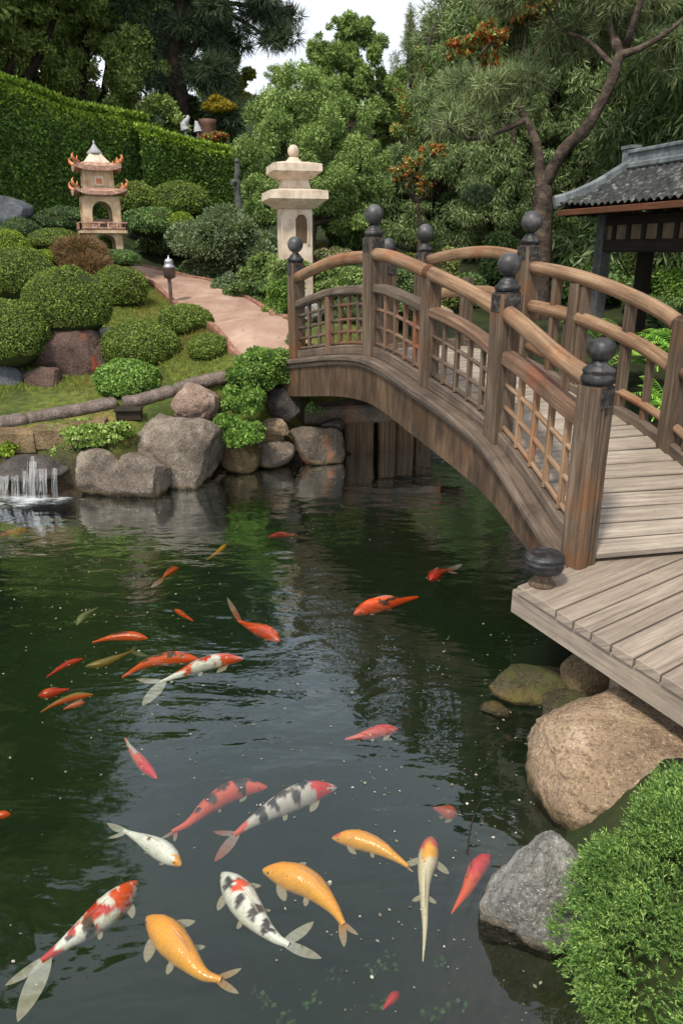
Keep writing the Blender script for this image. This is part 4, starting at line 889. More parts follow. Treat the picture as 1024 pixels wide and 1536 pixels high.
h0 = at_y(-70, 125, 14.5); h1 = at_y(196, 197, 17.5); h2 = at_y(192, 196, 17.0); h3 = at_y(362, 242, 18.5)
hedge(h0[:2], h1[:2], 1.3, 2.0, (at_y(-70, 118, 14.5)[2], h1[2]+.12), 'tall clipped hedge with pale new growth, left half behind the pagoda lantern', 70000, 1)
hedge(h2[:2], h3[:2], 1.3, 2.4, (h2[2], h3[2]), 'lower clipped hedge running right from the tall one to the round willowy tree', 45000, 2)

# ------------------------------------------------------------------ trees
def limb(b, pts, r0, r1, m=9, wob=.0, sub_=5):
    P = np.array([list(p) for p in pts], float); t_ = np.linspace(0, 1, len(P)); rows = [(t_[i], *P[i]) for i in range(len(P))]
    n = max(4, sub_*(len(P)-1)); out = []
    for i in range(n+1):
        q = cr(rows, i/n) if len(P) > 2 else P[0]+(P[1]-P[0])*i/n
        out.append(tuple(q+np.array([rnd.uniform(-wob, wob) for _ in range(3)])))
    b.sweep(out, circ(1, m), scale=[(r0+(r1-r0)*(i/n)**.8)*rnd.uniform(.94, 1.06) for i in range(n+1)], smooth=True)
def tree(name, label, base, trunk_r, blobs, mat, n, L, W, grp=None, bark=None, k=9, f=(.2, .38), tuft=0, thick=.22, out=.5, droop=0, mat2=None, f2=0, trunks=None, jit=.8, spread=.7, sh_k=None, lean=None, rr=.85):
    """blobs: big masses (C, R) in world space; limbs reach each of them"""
    base = np.array(base, float); root = empty(name, base, label, 'tree', grp); b = MB()
    C0 = np.mean([c for c, r in blobs], 0); fork = base+np.array([(C0[0]-base[0])*.35, (C0[1]-base[1])*.35, (min(c[2]-r[2]*.3 for c, r in blobs)-base[2])*.8])
    if trunks is None:
        limb(b, [base-[0, 0, .3], (base+fork)/2+[rnd.uniform(-.1, .1), 0, 0], fork], trunk_r, trunk_r*.75, 10, trunk_r*.04)
        for c, r in blobs: limb(b, [fork, (fork+c)/2+np.array([rnd.uniform(-.2, .2), rnd.uniform(-.2, .2), -.1*r[2]]), c+[0, 0, r[2]*.1]], trunk_r*.6, trunk_r*.12, 7, trunk_r*.05)
    else:
        for pts, r0, r1 in trunks: limb(b, pts, r0, r1, 12, r0*.05)
    sb = []
    for c, r in blobs: s_ = subs(np.array(c), np.array(r), k, f[0], f[1], rr); sb += s_
    for c, r in sb[::2]:                                 # twigs to the clumps
        q = min(blobs, key=lambda z: np.linalg.norm(np.array(z[0])-c)); limb(b, [np.array(q[0]), (np.array(q[0])+c)/2+[0, 0, -.05], c], trunk_r*.16, trunk_r*.05, 5, .0, 3)
    b.build('trunk', bark or M_BARK, root)
    foliage('crown', sb, n, L, W, mat, 0, out, thick, jit, droop, root, tuft, -1, mat2, f2, spread)
    return root
def PB(px, py, w, h, Y, dp=.8):
    c, r = ellp(px, py, w, h, Y, dp); return (c, r)
def gb(px, Y): p = at_y(px, 400, Y); return (p[0], Y, tz(p[0], Y))
# round willowy tree in the middle
tree('willowy_tree', 'round pale green willowy tree behind the stone lantern', gb(470, 14.6), .13,
     [PB(420, 215, 150, 150, 14.6), PB(500, 200, 150, 180, 14.8), PB(455, 150, 120, 120, 14.9), PB(545, 255, 110, 120, 14.6), PB(400, 290, 110, 100, 14.5), PB(490, 300, 170, 120, 14.3)], L_WILLOW, 120000, .075, .02, 'trees framing the pond', k=44, f=(.1, .3), thick=.4, out=.6, jit=.9, droop=.15)
tree('slender_tree', 'taller pale green tree against the sky, left of the forked tree', gb(530, 21), .16,
     [PB(520, 90, 130, 130, 21), PB(560, 130, 110, 150, 21), PB(490, 120, 90, 110, 21), PB(525, 45, 80, 60, 21), PB(590, 170, 80, 130, 21.2)], L_WILLOW, 70000, .11, .028, 'trees framing the pond', k=44, out=.8, f=(.07, .22), thick=.5, jit=.8)
# left side masses
tree('broad_tree', 'broad olive-green tree above the tall hedge at the left', gb(120, 23), .3,
     [PB(110, 110, 200, 170, 23), PB(200, 120, 130, 160, 22), PB(40, 90, 140, 130, 23.5), PB(170, 30, 170, 110, 23), PB(130, -90, 220, 140, 23), PB(240, 180, 90, 90, 20)], L_OLIVE, 120000, .12, .042, 'trees framing the pond', M_BARKD, k=40, f=(.1, .3), thick=.45, out=.5)
tree('dark_broad_tree', 'dark tree at the upper left corner with black limbs', gb(-10, 20), .28,
     [PB(30, 40, 150, 120, 20), PB(-60, 60, 170, 200, 20), PB(100, -20, 160, 90, 20), PB(-20, -140, 260, 200, 20), PB(40, 150, 120, 60, 20.5)], L_OLIVE, 90000, .12, .045, 'trees framing the pond', M_BARKD, k=36, f=(.1, .3), thick=.4)
tr_b = gb(270, 22)
def pp(px, py, Y): return at_y(px, py, Y)
tree('pine_tree', 'dark pine with long bare limbs reaching right against the sky', tr_b, .3,
     [PB(300, 20, 150, 60, 22), PB(330, 60, 110, 50, 22), PB(415, 55, 70, 40, 22), PB(405, 12, 110, 30, 22), PB(240, 60, 110, 90, 22.5), PB(320, 110, 120, 70, 22), PB(250, 120, 80, 80, 22), PB(290, -70, 260, 130, 22), PB(300, -190, 220, 130, 22), PB(350, 165, 90, 50, 21.5), PB(210, -20, 120, 80, 22)],
     L_PINED, 9500, .3, .02, 'trees framing the pond', M_BARKD, k=12, f=(.2, .36), tuft=9, spread=1.3,
     trunks=[([tr_b, pp(272, 160, 22), pp(262, 90, 22), pp(270, 0, 22), pp(285, -150, 22)], .27, .1), ([pp(266, 110, 22), pp(300, 60, 22), pp(340, 25, 22)], .1, .04), ([pp(268, 60, 22), pp(330, 22, 22), pp(380, 42, 22), pp(425, 78, 22)], .11, .02), ([pp(266, 20, 22), pp(340, 5, 22), pp(400, 14, 22), pp(440, 8, 22)], .09, .02), ([pp(264, 90, 22), pp(235, 60, 22.3), pp(210, 40, 22.5)], .08, .03)])
tree('autumn_tree', 'small yellow and orange autumn tree between the pine and the willowy tree', gb(355, 24), .12,
     [PB(352, 112, 80, 60, 24), PB(372, 165, 60, 60, 24), PB(340, 150, 60, 40, 23.6)], L_YEL, 14000, .13, .06, 'trees framing the pond', k=9, mat2=L_OLIVE, f2=.45)
shrub(330, 158, 56, 26, 21.0, 'bright yellow-green shrub above the lower hedge', L_YEL, 5000, .1, .05, 8, 'planting above the hedges')
shrub(318, 207, 60, 18, 19.2, 'reddish low planting on top of the slope behind the lower hedge', L_RED, 4000, .08, .04, 8, 'planting above the hedges', mat2=L_OLIVE, f2=.5)
shrub(298, 176, 90, 60, 23.0, 'green shrub behind the heron statues and the urn', L_MID, 8000, .1, .04, 12, 'planting above the hedges')
shrub(235, 178, 70, 34, 20.0, 'white-speckled shrub above the junction of the two hedges', L_GREYG, 6000, .09, .03, 10, 'planting above the hedges')
shrub(120, 175, 120, 40, 19.5, 'dark shrub peeping over the tall hedge', L_MID, 8000, .1, .04, 12, 'planting above the hedges')
# right-hand forked pine
fb = on_ground(822, 462); Yf = 13.0; fb = gb(817, Yf)
TR = [([np.array(fb)-[0, 0, .3], pp(812, 340, Yf), pp(814, 275, Yf)], .175, .14),
      ([pp(814, 282, Yf), pp(845, 225, Yf-.2), pp(880, 190, Yf-.3), pp(912, 132, Yf-.4), pp(930, 78, Yf-.4)], .105, .075),
      ([pp(810, 282, Yf), pp(806, 225, Yf+.1), pp(792, 186, Yf+.2), pp(776, 160, Yf+.3)], .09, .045),
      ([pp(930, 82, Yf-.4), pp(960, 72, Yf-.5), pp(1005, 45, Yf-.6), pp(1050, 0, Yf-.6)], .065, .02),
      ([pp(930, 82, Yf-.4), pp(915, 40, Yf-.2), pp(905, -30, Yf), pp(880, -160, Yf), pp(850, -300, Yf)], .075, .02),
      ([pp(918, 98, Yf-.4), pp(880, 60, Yf), pp(845, 45, Yf+.3), pp(815, 5, Yf+.6)], .04, .015),
      ([pp(788, 180, Yf+.2), pp(740, 200, Yf+.3), pp(700, 208, Yf+.2), pp(668, 188, Yf)], .05, .018),
      ([pp(776, 164, Yf+.3), pp(760, 140, Yf+.5), pp(720, 120, Yf+.8)], .035, .015), ([pp(938, 70, Yf-.4), pp(980, -60, Yf-.8), pp(1020, -200, Yf-1)], .06, .02)]
tree('forked_pine', 'tall pine with a forked pinkish trunk rising behind the bridge', fb, .2,
     [PB(735, 150, 190, 95, Yf+.7), PB(690, 180, 110, 60, Yf+.4), PB(790, 120, 100, 70, Yf+.8), PB(850, 60, 120, 80, Yf+.8), PB(940, 20, 160, 90, Yf), PB(1010, 70, 110, 80, Yf-.3), PB(880, -60, 260, 110, Yf), PB(1010, -150, 240, 160, Yf), PB(860, -240, 260, 160, Yf), PB(970, -380, 260, 200, Yf), PB(780, -20, 140, 60, Yf+.5)],
     L_PINE, 13500, .19, .011, 'trees framing the pond', M_BARK, k=15, f=(.2, .36), tuft=9, spread=1.2, trunks=TR)
bt = gb(640, 19)
tree('leaning_tree', 'half-bare leaning tree with a few orange leaves left of the forked pine', bt, .16,
     [PB(640, 150, 110, 110, 19), PB(690, 120, 80, 60, 19), PB(620, 220, 90, 90, 18.5), PB(650, 90, 60, 50, 19), PB(690, 50, 80, 70, 19.3)], L_WILLOW, 24000, .1, .03, 'trees framing the pond', M_BARK, k=12, f=(.16, .3), mat2=L_ORG, f2=.12, out=.8,
     trunks=[([bt, pp(655, 260, 19), pp(662, 170, 19), pp(690, 115, 19)], .16, .06), ([pp(662, 170, 19), pp(640, 100, 19), pp(650, 40, 19)], .07, .02), ([pp(680, 130, 19), pp(730, 70, 19), pp(745, 45, 19)], .06, .02), ([pp(690, 115, 19), pp(718, 96, 19), pp(735, 60, 19)], .05, .02)])
tree('maple_tree', 'tree with orange autumn leaves at the top centre right', gb(760, 17), .14,
     [PB(735, 50, 70, 46, 17), PB(795, 12, 110, 44, 17), PB(690, 70, 60, 40, 17), PB(745, 95, 60, 40, 17), PB(850, -30, 90, 60, 17), PB(760, -50, 160, 60, 17)], L_WILLOW, 15000, .1, .04, 'trees framing the pond', k=14, f=(.14, .28), mat2=L_ORG, f2=.42, thick=.4)
tree('orange_sprig_tree', 'slight young tree with orange sprigs beside the willowy tree', gb(622, 16.5), .05,
     [PB(622, 240, 60, 40, 16.5), PB(600, 256, 50, 34, 16.3), PB(655, 222, 60, 34, 16.6), PB(630, 275, 50, 40, 16.5)], L_ORG, 2600, .08, .035, 'trees framing the pond', k=14, f=(.1, .22), mat2=L_WILLOW, f2=.6, thick=.5)
# tall spiky saplings against the sky
tree('wispy_tree', 'wispy sparse tree whose thin tops stand against the sky', gb(660, 26), .12,
     [PB(632, 90, 30, 70, 26, 1), PB(655, 50, 30, 90, 26, 1), PB(680, 35, 30, 70, 26, 1), PB(705, 25, 40, 70, 26, 1), PB(660, 110, 80, 60, 26)], L_PINE, 7000, .12, .03, 'trees framing the pond', k=12, f=(.16, .3), out=.9)
# conifers filling the right-hand slope; built once per kind, then copied
def copy_tree(root, loc, rz, sc_, label):
    r = root.copy(); COL.objects.link(r); r.location = loc; r.rotation_euler = (0, 0, rz); r.scale = (sc_,)*3; r['label'] = label
    for ch in list(root.children): c = ch.copy(); COL.objects.link(c); c.parent = r
    return r
def conifer_blobs(base, H, Rr, tiers):
    bl = []
    for i in range(tiers):
        u = i/(tiers-1); z = base[2]+H*(.16+.8*u); rr = Rr*(1-.78*u)
        for k in range(4 if u < .8 else 2):
            a = k*1.6+i*.9+rnd.uniform(-.3, .3); bl.append((np.array([base[0]+rr*.55*math.cos(a), base[1]+rr*.55*math.sin(a), z+rnd.uniform(-.6, .6)]), np.array([rr*.62, rr*.62, H*.14])))
    return bl
cb = gb(700, 22); SC = 'conifers and tall trees filling the slope behind the bridge'
con = tree('conifer', 'feathery blue-green conifer standing behind the pink flowering shrub', cb, .25, conifer_blobs(cb, 8.5, 2.3, 7), L_PINE, 12500, .26, .018, SC, M_BARKD, k=12, f=(.2, .45), thick=.4, tuft=8, spread=1.4)
cb2 = gb(820, 20)
drp = tree('weeping_conifer', 'drooping grey-green conifer behind the fork of the pine trunk', cb2, .25, conifer_blobs(cb2, 8.0, 2.6, 6), L_MID, 80000, .2, .03, SC, M_BARKD, k=14, f=(.18, .42), thick=.45, out=.5, droop=.7, mat2=L_PINE, f2=.5)
spots = [(600, 23, .55, 'dark conifer filling the gap right of the willowy tree'), (905, 23, 1.25, 'tall conifer above the pavilion ridge'), (1010, 20, 1.2, 'tall conifer at the right edge behind the pavilion roof'), (770, 28, 1.35, 'conifer farthest back behind the orange-leaved tree'),
         (960, 31, 1.5, 'large far conifer over the pavilion'), (1080, 24, 1.5, 'conifer just beyond the right edge')]
for i, (px, Y, s_, lb) in enumerate(spots): copy_tree(con, gb(px, Y), i*1.3+.4, s_, lb)
for i, (px, Y, s_, lb) in enumerate([(660, 18.5, .62, 'short drooping conifer left of the forked trunk'), (745, 17.5, .6, 'short drooping conifer just behind the forked trunk'), (950, 17.5, .85, 'drooping conifer directly behind the pavilion roof'), (880, 26, 1.3, 'high drooping conifer at the upper right'), (1120, 15, 1.2, 'drooping conifer off the right edge behind the pavilion'), (575, 27, .42, 'far drooping tree low behind the slender pale tree')]):
    copy_tree(drp, gb(px, Y), i*1.7+.9, s_, lb)
cb3 = gb(60, 32)
bt3 = tree('background_tree', 'tall background tree closing the view at the far left', cb3, .35, [(np.array(cb3)+[x, y, z], np.array([r, r, r*.8])) for x, y, z, r in ((0, 0, 9, 3), (-2.5, .5, 7, 2.6), (2.4, 0, 7.4, 2.6), (.5, .5, 12, 2.6), (-1, 0, 4.5, 2.8), (1.8, -.5, 4.2, 2.4))], L_OLIVE, 70000, .2, .08, 'far background trees', M_BARKD, k=34, f=(.12, .32), thick=.4)
for i, (px, Y, s_, lb) in enumerate([(200, 33, 1.0, 'background tree between the broad tree and the pine'), (345, 30, .3, 'low background tree under the pine limbs'), (430, 30, .24, 'low background tree beneath the open sky'), (650, 30, .3, 'background tree behind the half-bare one'), (820, 38, 1.3, 'background tree high at the upper right'), (980, 36, 1.4, 'background tree at the upper right corner'), (1150, 30, 1.4, 'background tree beyond the right edge'), (-120, 26, 1.3, 'background tree beyond the left edge'), (500, 31, .22, 'small background tree right under the sky gap')]):
    copy_tree(bt3, gb(px, Y), i*1.1+.5, s_, lb)
# trees on both sides of the frame whose crowns the pond mirrors
for i, (x, y, s_, src, lb) in enumerate([(-11, 13, 1.05, bt3, 'tree left of the photo, beside the end of the hedge'), (-9, 18, 1.15, bt3, 'tall tree behind the hedge at the left'), (9.5, 9, 1.45, drp, 'tree right of the photo, beside the pavilion'), (8, 14, 1.5, drp, 'tree behind the pavilion, off the right edge')]):
    copy_tree(src, (x, y, tz(x, y)), i*1.9+.2, s_, lb)

# ------------------------------------------------------------------ grass
def grass(name, pts, h, w, m, label):
    n = len(pts); N = unit(NR.normal(size=(n, 3))*[.45, .45, .1]+[0, 0, 1]); V_ = tuft_geo(pts, N, h, w, 4, .8)
    return tag(assemble(name, [(V_, None, 0)], [m]), label, 'grass', kind='stuff')
gp = []
for _ in range(26000):
    x, y = rnd.uniform(-4.9, -.5), rnd.uniform(7.2, 12.5)
    gp.append((x, y))
gp = np.array(gp); sdg = pond_sd(gp[:, 0], gp[:, 1]); cl_ = np.interp(gp[:, 1], PL[:, 1], PL[:, 0]); okm = (sdg > .55) & (gp[:, 0] < cl_-.04); okm &= (gp[:, 1] > 7.75+ .0*gp[:, 0])
gp = gp[okm]; grass('lawn_grass', np.stack([gp[:, 0], gp[:, 1], terr(gp[:, 0], gp[:, 1])-.005], 1), .05, .006, L_GRASS, 'short patchy lawn grass between the clipped domes')
# ------------------------------------------------------------------ feathery foreground bush
def juniper():
    blobs = []; c0 = np.array([1.215, 1.55, .28]); r0 = np.array([.55, .58, .395]); 
    d = unit(NR.normal(size=(150, 3))); d = d[d[:, 2] > -.35]
    for v in d: blobs.append((c0+v*r0*NR.uniform(.74, .94), np.array([.10, .10, .085])*NR.uniform(.7, 1.4)))
    Vs = []
    P = []; N = []
    for C, Rr in blobs:
        p, nn = shell(330, C, Rr, .14, -.4); o = unit((p-c0)/r0); keep = (nn*o).sum(1) > .05; P.append(p[keep]); N.append(unit(nn[keep]*.6+o[keep]*.6+[0, 0, .35]))
    P = np.concatenate(P); N = np.concatenate(N)
    # each spray: a short stem carrying pairs of needles
    n = len(P); K_ = 11; l = .034*NR.uniform(.6, 1.35, (n, 1)); axis_ = unit(N+NR.normal(size=N.shape)*.35)
    for k in range(K_):
        u = k/(K_-1); base_ = P+axis_*l*u; sp = unit(axis_*(.75+.6*u)+unit(np.cross(axis_, NR.normal(size=N.shape)))*1.0); nl = (.0135*(1-.35*u))*NR.uniform(.7, 1.2, (n, 1)); s = unit(np.cross(sp, NR.normal(size=N.shape))); w = .0019
        Vs.append(np.stack([base_-s*w, base_+s*w, base_+sp*nl+s*w*.3, base_+sp*nl-s*w*.3], 1).reshape(-1, 3))
    s = unit(np.cross(axis_, NR.normal(size=N.shape))); st = np.stack([P-s*.0012, P+s*.0012, P+axis_*l+s*.0006, P+axis_*l-s*.0006], 1).reshape(-1, 3)
    Vc, Fc = ell_mesh(c0-[0, 0, .03], r0*.76, 30, 20, .12, 3)
    return tag(assemble('feathery_bush', [(np.concatenate(Vs), None, 0), (st, None, 1), (Vc, Fc, 2)], [L_JUN, L_MID, M_CORE], loc=(1.13, 1.5, .1)), 'big feathery green bush in the lower right corner, beside the pale pitted boulder', 'bush')
juniper()
# ------------------------------------------------------------------ pagoda lantern (left)
def rot(c, rz): ca, sa = math.cos(rz), math.sin(rz); return lambda x, y, z: Vector((c[0]+x*ca-y*sa, c[1]+x*sa+y*ca, c[2]+z))
def arch_wall(b, T, w, h, ow, z0, zs, th, rise, mi=0, n=8):
    """a wall w wide from z0 to h with an arched opening ow wide springing at zs; T maps (x, y, z)"""
    top = [(ow*math.cos(math.pi-math.pi*i/n), zs+rise*math.sin(math.pi*i/n)) for i in range(n+1)]
    inner = [(-ow, z0)]+top+[(ow, z0)]; outer = [(-w, z0), (-w, zs)]+[(-w+2*w*i/(n), h) for i in range(n+1)]; outer = [(-w, z0)]+[(-w+2*w*i/n, h) for i in range(n+1)]+[(w, z0)]
    for y, s in ((-th/2, 1), (th/2, -1)):
        k = len(b.v)
        for a, c in zip(inner, outer): b.v += [T(a[0], y, a[1]), T(c[0], y, c[1])]
        for i in range(len(inner)-1): q = [k+2*i, k+2*i+1, k+2*i+3, k+2*i+2]; b.face(q if s > 0 else q[::-1], None, False, mi)
    k = len(b.v)
    for a in inner: b.v += [T(a[0], -th/2, a[1]), T(a[0], th/2, a[1])]
    for i in range(len(inner)-1): b.face([k+2*i, k+2*i+2, k+2*i+3, k+2*i+1], None, False, mi)
    for sx in (-w, w):
        k = len(b.v); b.v += [T(sx, -th/2, z0), T(sx, th/2, z0), T(sx, th/2, h), T(sx, -th/2, h)]; b.face([k, k+1, k+2, k+3], None, False, mi)
def flare_roof(b, T, w0, w1, z0, z1, th, lift, n=8, mi=0):
    """square skirt roof from half width w1 (inner, z1) to w0 (eaves, z0) with lifted corners"""
    for s_, zz in ((1, 0), (-1, -th)):
        for q in range(4):
            a = q*math.pi/2; ca, sa = math.cos(a), math.sin(a); k = len(b.v); m_ = 4
            for i in range(n+1):
                u = -1+2*i/n
                for j in range(m_+1):
                    v = j/m_; w = w1+(w0-w1)*v; x, y = u*w, -w; z = z1+(z0-z1)*(v**.8)+lift*abs(u)**3*v*v; b.v.append(T(x*ca-y*sa, x*sa+y*ca, z+zz))
            for i in range(n):
                for j in range(m_): f = [k+i*(m_+1)+j, k+i*(m_+1)+j+1, k+(i+1)*(m_+1)+j+1, k+(i+1)*(m_+1)+j]; b.face(f if s_ > 0 else f[::-1], None, False, mi)
    for q in range(4):
        a = q*math.pi/2; ca, sa = math.cos(a), math.sin(a); k = len(b.v)
        for i in range(n+1):
            u = -1+2*i/n; x, y = u*w0, -w0; z = z0+lift*abs(u)**3; b.v += [T((x)*ca-y*sa, x*sa+y*ca, z), T(x*ca-y*sa, x*sa+y*ca, z-th)]
        for i in range(n): b.face([k+2*i, k+2*i+1, k+2*i+3, k+2*i+2], None, False, mi)
pc = at_y(157, 378, 12.4); gz = tz(pc[0], pc[1]); k = mpp(pc); S = 1.0
pg = empty('pagoda_lantern', pc, 'cream two-storey garden pagoda lantern with orange corner ornaments in front of the tall hedge', 'garden lantern')
TP = rot(pc, R(22)); M_ = k*.92
def hz(px): return (378-px)*k*.93                       # height above the foot for a photo row
b = MB()
W0 = 24*k
for q in range(4):
    a = q*math.pi/2; Tq = lambda x, y, z, a=a: TP(x*math.cos(a)-(y-W0)*math.sin(a), x*math.sin(a)+(y-W0)*math.cos(a), z)
    arch_wall(b, Tq, W0, hz(348), W0*.62, -.25, hz(362), .03, .1)
b.build('leg_frame', M_PAG, pg)
b = MB(); 
for z0, z1, w in ((hz(350), hz(346), 33*k), (hz(346), hz(344), 31*k)): b.sweep([TP(0, 0, z0), TP(0, 0, z1)], rect(2*w, 2*w, .02), TP(1, 0, 0)-TP(0, 0, 0))
fl = b.build('balcony', M_PAG, pg)
b = MB(); w = 32*k
for q in range(4):
    a = q*math.pi/2; Tq = lambda x, y, z, a=a: TP(x*math.cos(a)-(y-w)*math.sin(a), x*math.sin(a)+(y-w)*math.cos(a), z)
    for zz, hh in ((hz(344)+.012, .02), (hz(335), .025)): b.sweep([Tq(-w, 0, zz), Tq(w, 0, zz)], rect(.035, hh, .004))
    for i in range(6):
        x = -w+2*w*i/5; b.sweep([Tq(x, 0, hz(344)), Tq(x, 0, hz(335.5))], rect(.035 if i not in (0, 5) else .05, .03, .004), (1, 0, 0))
    if q % 1 == 0: b.sweep([Tq(-w*.55, 0, hz(339.5)), Tq(-w*.25, 0, hz(339.5))], rect(.02, .06, .004)); b.sweep([Tq(w*.25, 0, hz(339.5)), Tq(w*.55, 0, hz(339.5))], rect(.02, .06, .004))
b.build('railing', [M_PAGR], fl)
b = MB(); W1_ = 25*k
for q in range(4):
    a = q*math.pi/2; Tq = lambda x, y, z, a=a: TP(x*math.cos(a)-(y-W1_)*math.sin(a), x*math.sin(a)+(y-W1_)*math.cos(a), z)
    arch_wall(b, Tq, W1_, hz(297), W1_*.56, hz(345), hz(320), .035, .16)
st = b.build('lower_storey', M_PAG, pg)
b = MB(); b.sweep([TP(0, 0, hz(334)), TP(0, 0, hz(329))], rect(1.5*W1_, 1.5*W1_, .01), TP(1, 0, 0)-TP(0, 0, 0)); b.sweep([TP(0, 0, hz(344)), TP(0, 0, hz(334))], rect(1.2*W1_, 1.2*W1_, .01), TP(1, 0, 0)-TP(0, 0, 0)); b.build('lamp_tray', M_PANEL, pg)
b = MB(); flare_roof(b, TP, 36*k, 24*k, hz(290), hz(285), .05, .07); b.build('lower_roof', M_PAGR, pg)
b = MB(); w = 21*k; b.sweep([TP(0, 0, hz(297)), TP(0, 0, hz(255))], rect(2*w, 2*w, .01), TP(1, 0, 0)-TP(0, 0, 0))
us = b.build('upper_storey', M_PAG, pg)
for q in range(4):
    a = q*math.pi/2; Tq = lambda x, y, z, a=a: TP(x*math.cos(a)-(y-w)*math.sin(a), x*math.sin(a)+(y-w)*math.cos(a), z)
    yv = Tq(0, 1, 0)-Tq(0, 0, 0)
    b = MB(); b.sweep([Tq(0, -.008, hz(281)), Tq(0, -.008, hz(268))], rect(.64*w, .02, .004), yv); b.build('window_frame', M_STONE, us)
    b = MB(); b.sweep([Tq(0, -.014, hz(278.5)), Tq(0, -.014, hz(271))], rect(.38*w, .02, .004), yv); b.build('window_panel', M_ORN, us)
b = MB(); flare_roof(b, TP, 32*k, 20*k, hz(254), hz(248), .065, .05); b.build('upper_roof', M_PAGR, pg)
for wq, zq, sgn in ((35*k, hz(290), 1), (31.5*k, hz(254), .85)):
    for sx in (-1, 1):
        for sy in (-1, 1):
            b = MB(); c = TP(sx*wq, sy*wq, zq+.05); d = TP(sx, sy, 0)-TP(0, 0, 0); d.normalize()
            b.sweep([c-d*.10, c-d*.02+Vector((0, 0, .01)), c+d*.03+Vector((0, 0, .05)), c+d*.035+Vector((0, 0, .10*sgn)), c+d*.0+Vector((0, 0, .13*sgn))], circ(1, 7), scale=[.02, .03, .024, .013, .004], smooth=True)
            b.sweep([c-d*.05, c-d*.07+Vector((0, 0, .08))], circ(1, 6), scale=[.02, .007], smooth=True)
            b.build('corner_ornament', M_ORN, pg)
b = MB(); b.lathe(TP(0, 0, 0), [(27*k, hz(252)), (26*k, hz(248)), (20*k, hz(243)), (12*k, hz(235.5)), (11*k, hz(234))], 4, False, rot=R(22+45)); b.build('roof_slope', M_STONE, pg)
b = MB(); b.lathe(TP(0, 0, 0), [(11*k, hz(235)), (11*k, hz(233)), (5.5*k, hz(227)), (2*k, hz(221.5)), (1.3*k, hz(220.5)), (2*k, hz(219)), (1.2*k, hz(217)), (.3*k, hz(215))], 14); b.build('roof_cap', M_GREYROOF, pg)
# ------------------------------------------------------------------ stone lantern (centre)
lc = at_y(443, 392, 11.6); gz = tz(lc[0], lc[1]); k = mpp(lc)
sl_ = empty('stone_lantern', (lc[0], lc[1], gz), 'pale pinkish stone lantern with two slab roofs and a ball on top', 'garden lantern')
TL = rot(lc, R(14)); hz = lambda px: (392-px)*k*.985
upv = TL(0, 1, 0)-TL(0, 0, 0)
b = MB(); w = 46*k; wy = 40*k
b.sweep([TL(0, 0, gz-lc[2]-.2), TL(0, 0, hz(316))], rect(w, wy, .012), upv)
body = b.build('shaft', M_STONE, sl_)
b = MB(); d_ = -wy/2-.004
pts = [(-8*k, hz(366)), (-8.5*k, hz(345)), (-8*k, hz(333)), (-4*k, hz(327)), (4*k, hz(327)), (8*k, hz(333)), (8.5*k, hz(345)), (8*k, hz(366))]
o_ = len(b.v)
for x, z in pts: b.v.append(TL(x+6*k, d_, z))
for x, z in pts: b.v.append(TL(x+6*k, d_+.02, z))
b.face(list(range(o_, o_+8))[::-1]); [b.face([o_+i, o_+(i+1) % 8, o_+8+(i+1) % 8, o_+8+i]) for i in range(8)]
b.build('niche_panel', W_OLD, body)
b = MB()
for x0_ in (-9.8*k, 9.8*k): b.sweep([TL(x0_+6*k, d_, hz(368)), TL(x0_+6*k, d_, hz(333))], rect(2.4*k, .03, .003), upv)
b.sweep([TL(-9*k+6*k, d_, hz(331)), TL(-4*k+6*k, d_, hz(325.6))], rect(.03, 2.2*k, .003)); b.sweep([TL(4*k+6*k, d_, hz(325.6)), TL(9*k+6*k, d_, hz(331))], rect(.03, 2.2*k, .003)); b.sweep([TL(2*k, d_-.002, hz(325.6)), TL(10*k, d_-.002, hz(325.6))], rect(.03, 2.2*k, .003))
b.build('niche_frame', M_STONE, body)
def slab(zb, zm, zt_, wb, wm, n): 
    b = MB(); r2 = math.sqrt(2); b.lathe(TL(0, 0, 0), [(wb*r2, zb), (wm*r2, zm), (wm*r2*.985, zt_), (wm*r2*.5, zt_+.035)], 4, False, rot=R(14+45)); return b.build(n, M_STONE, sl_)
slab(hz(318), hz(306), hz(295), 25*k, 42*k, 'lower_roof')
b = MB(); b.lathe(TL(0, 0, 0), [(23*k*1.3, hz(294)), (20*k*1.3, hz(281)), (20*k*1.3, hz(277))], 4, False, rot=R(59)); b.build('neck', M_STONE, sl_)
slab(hz(279), hz(269), hz(259), 21*k, 35*k, 'upper_roof')
b = MB(); b.lathe(TL(0, 0, 0), [(15*k, hz(258)), (12*k, hz(254)), (8*k, hz(250)), (7.4*k, hz(248.5))], 20); b.lathe(TL(0, 0, hz(240.5)), [(8.3*k*math.cos(a), 9*k*math.sin(a)) for a in [R(x) for x in (-75, -50, -25, 0, 25, 50, 70, 85)]], 20); b.build('ball_finial', M_STONE, sl_)
# ------------------------------------------------------------------ path lamp, snag, statues
bp = on_ground(258, 458); k = mpp(bp)
lp = empty('path_lamp', bp, 'small post lamp with a silver cap at the lawn side of the path', 'lamp'); hz = lambda px: (457-px)*k
b = MB(); b.sweep([bp-[0, 0, .1], (bp[0]-.01, bp[1], bp[2]+hz(418))], rect(.045, .045, .006), (0, 1, 0)); b.build('pole', M_BRONZE, lp)
b = MB(); b.lathe(bp, [(4*k, hz(419)), (8.5*k, hz(417)), (8.5*k, hz(404)), (9*k, hz(403))], 18); hd = b.build('lamp_head', M_BRONZE, lp)
b = MB(); b.lathe(bp, [(9*k, hz(403)), (9*k, hz(402)), (6.5*k, hz(399)), (6.5*k, hz(396)), (7*k, hz(395.5)), (5*k, hz(391.5)), (1.2*k, hz(390)), (1*k, hz(387.5)), (.4*k, hz(386))], 18); b.build('lamp_cap', M_SILVER, lp)
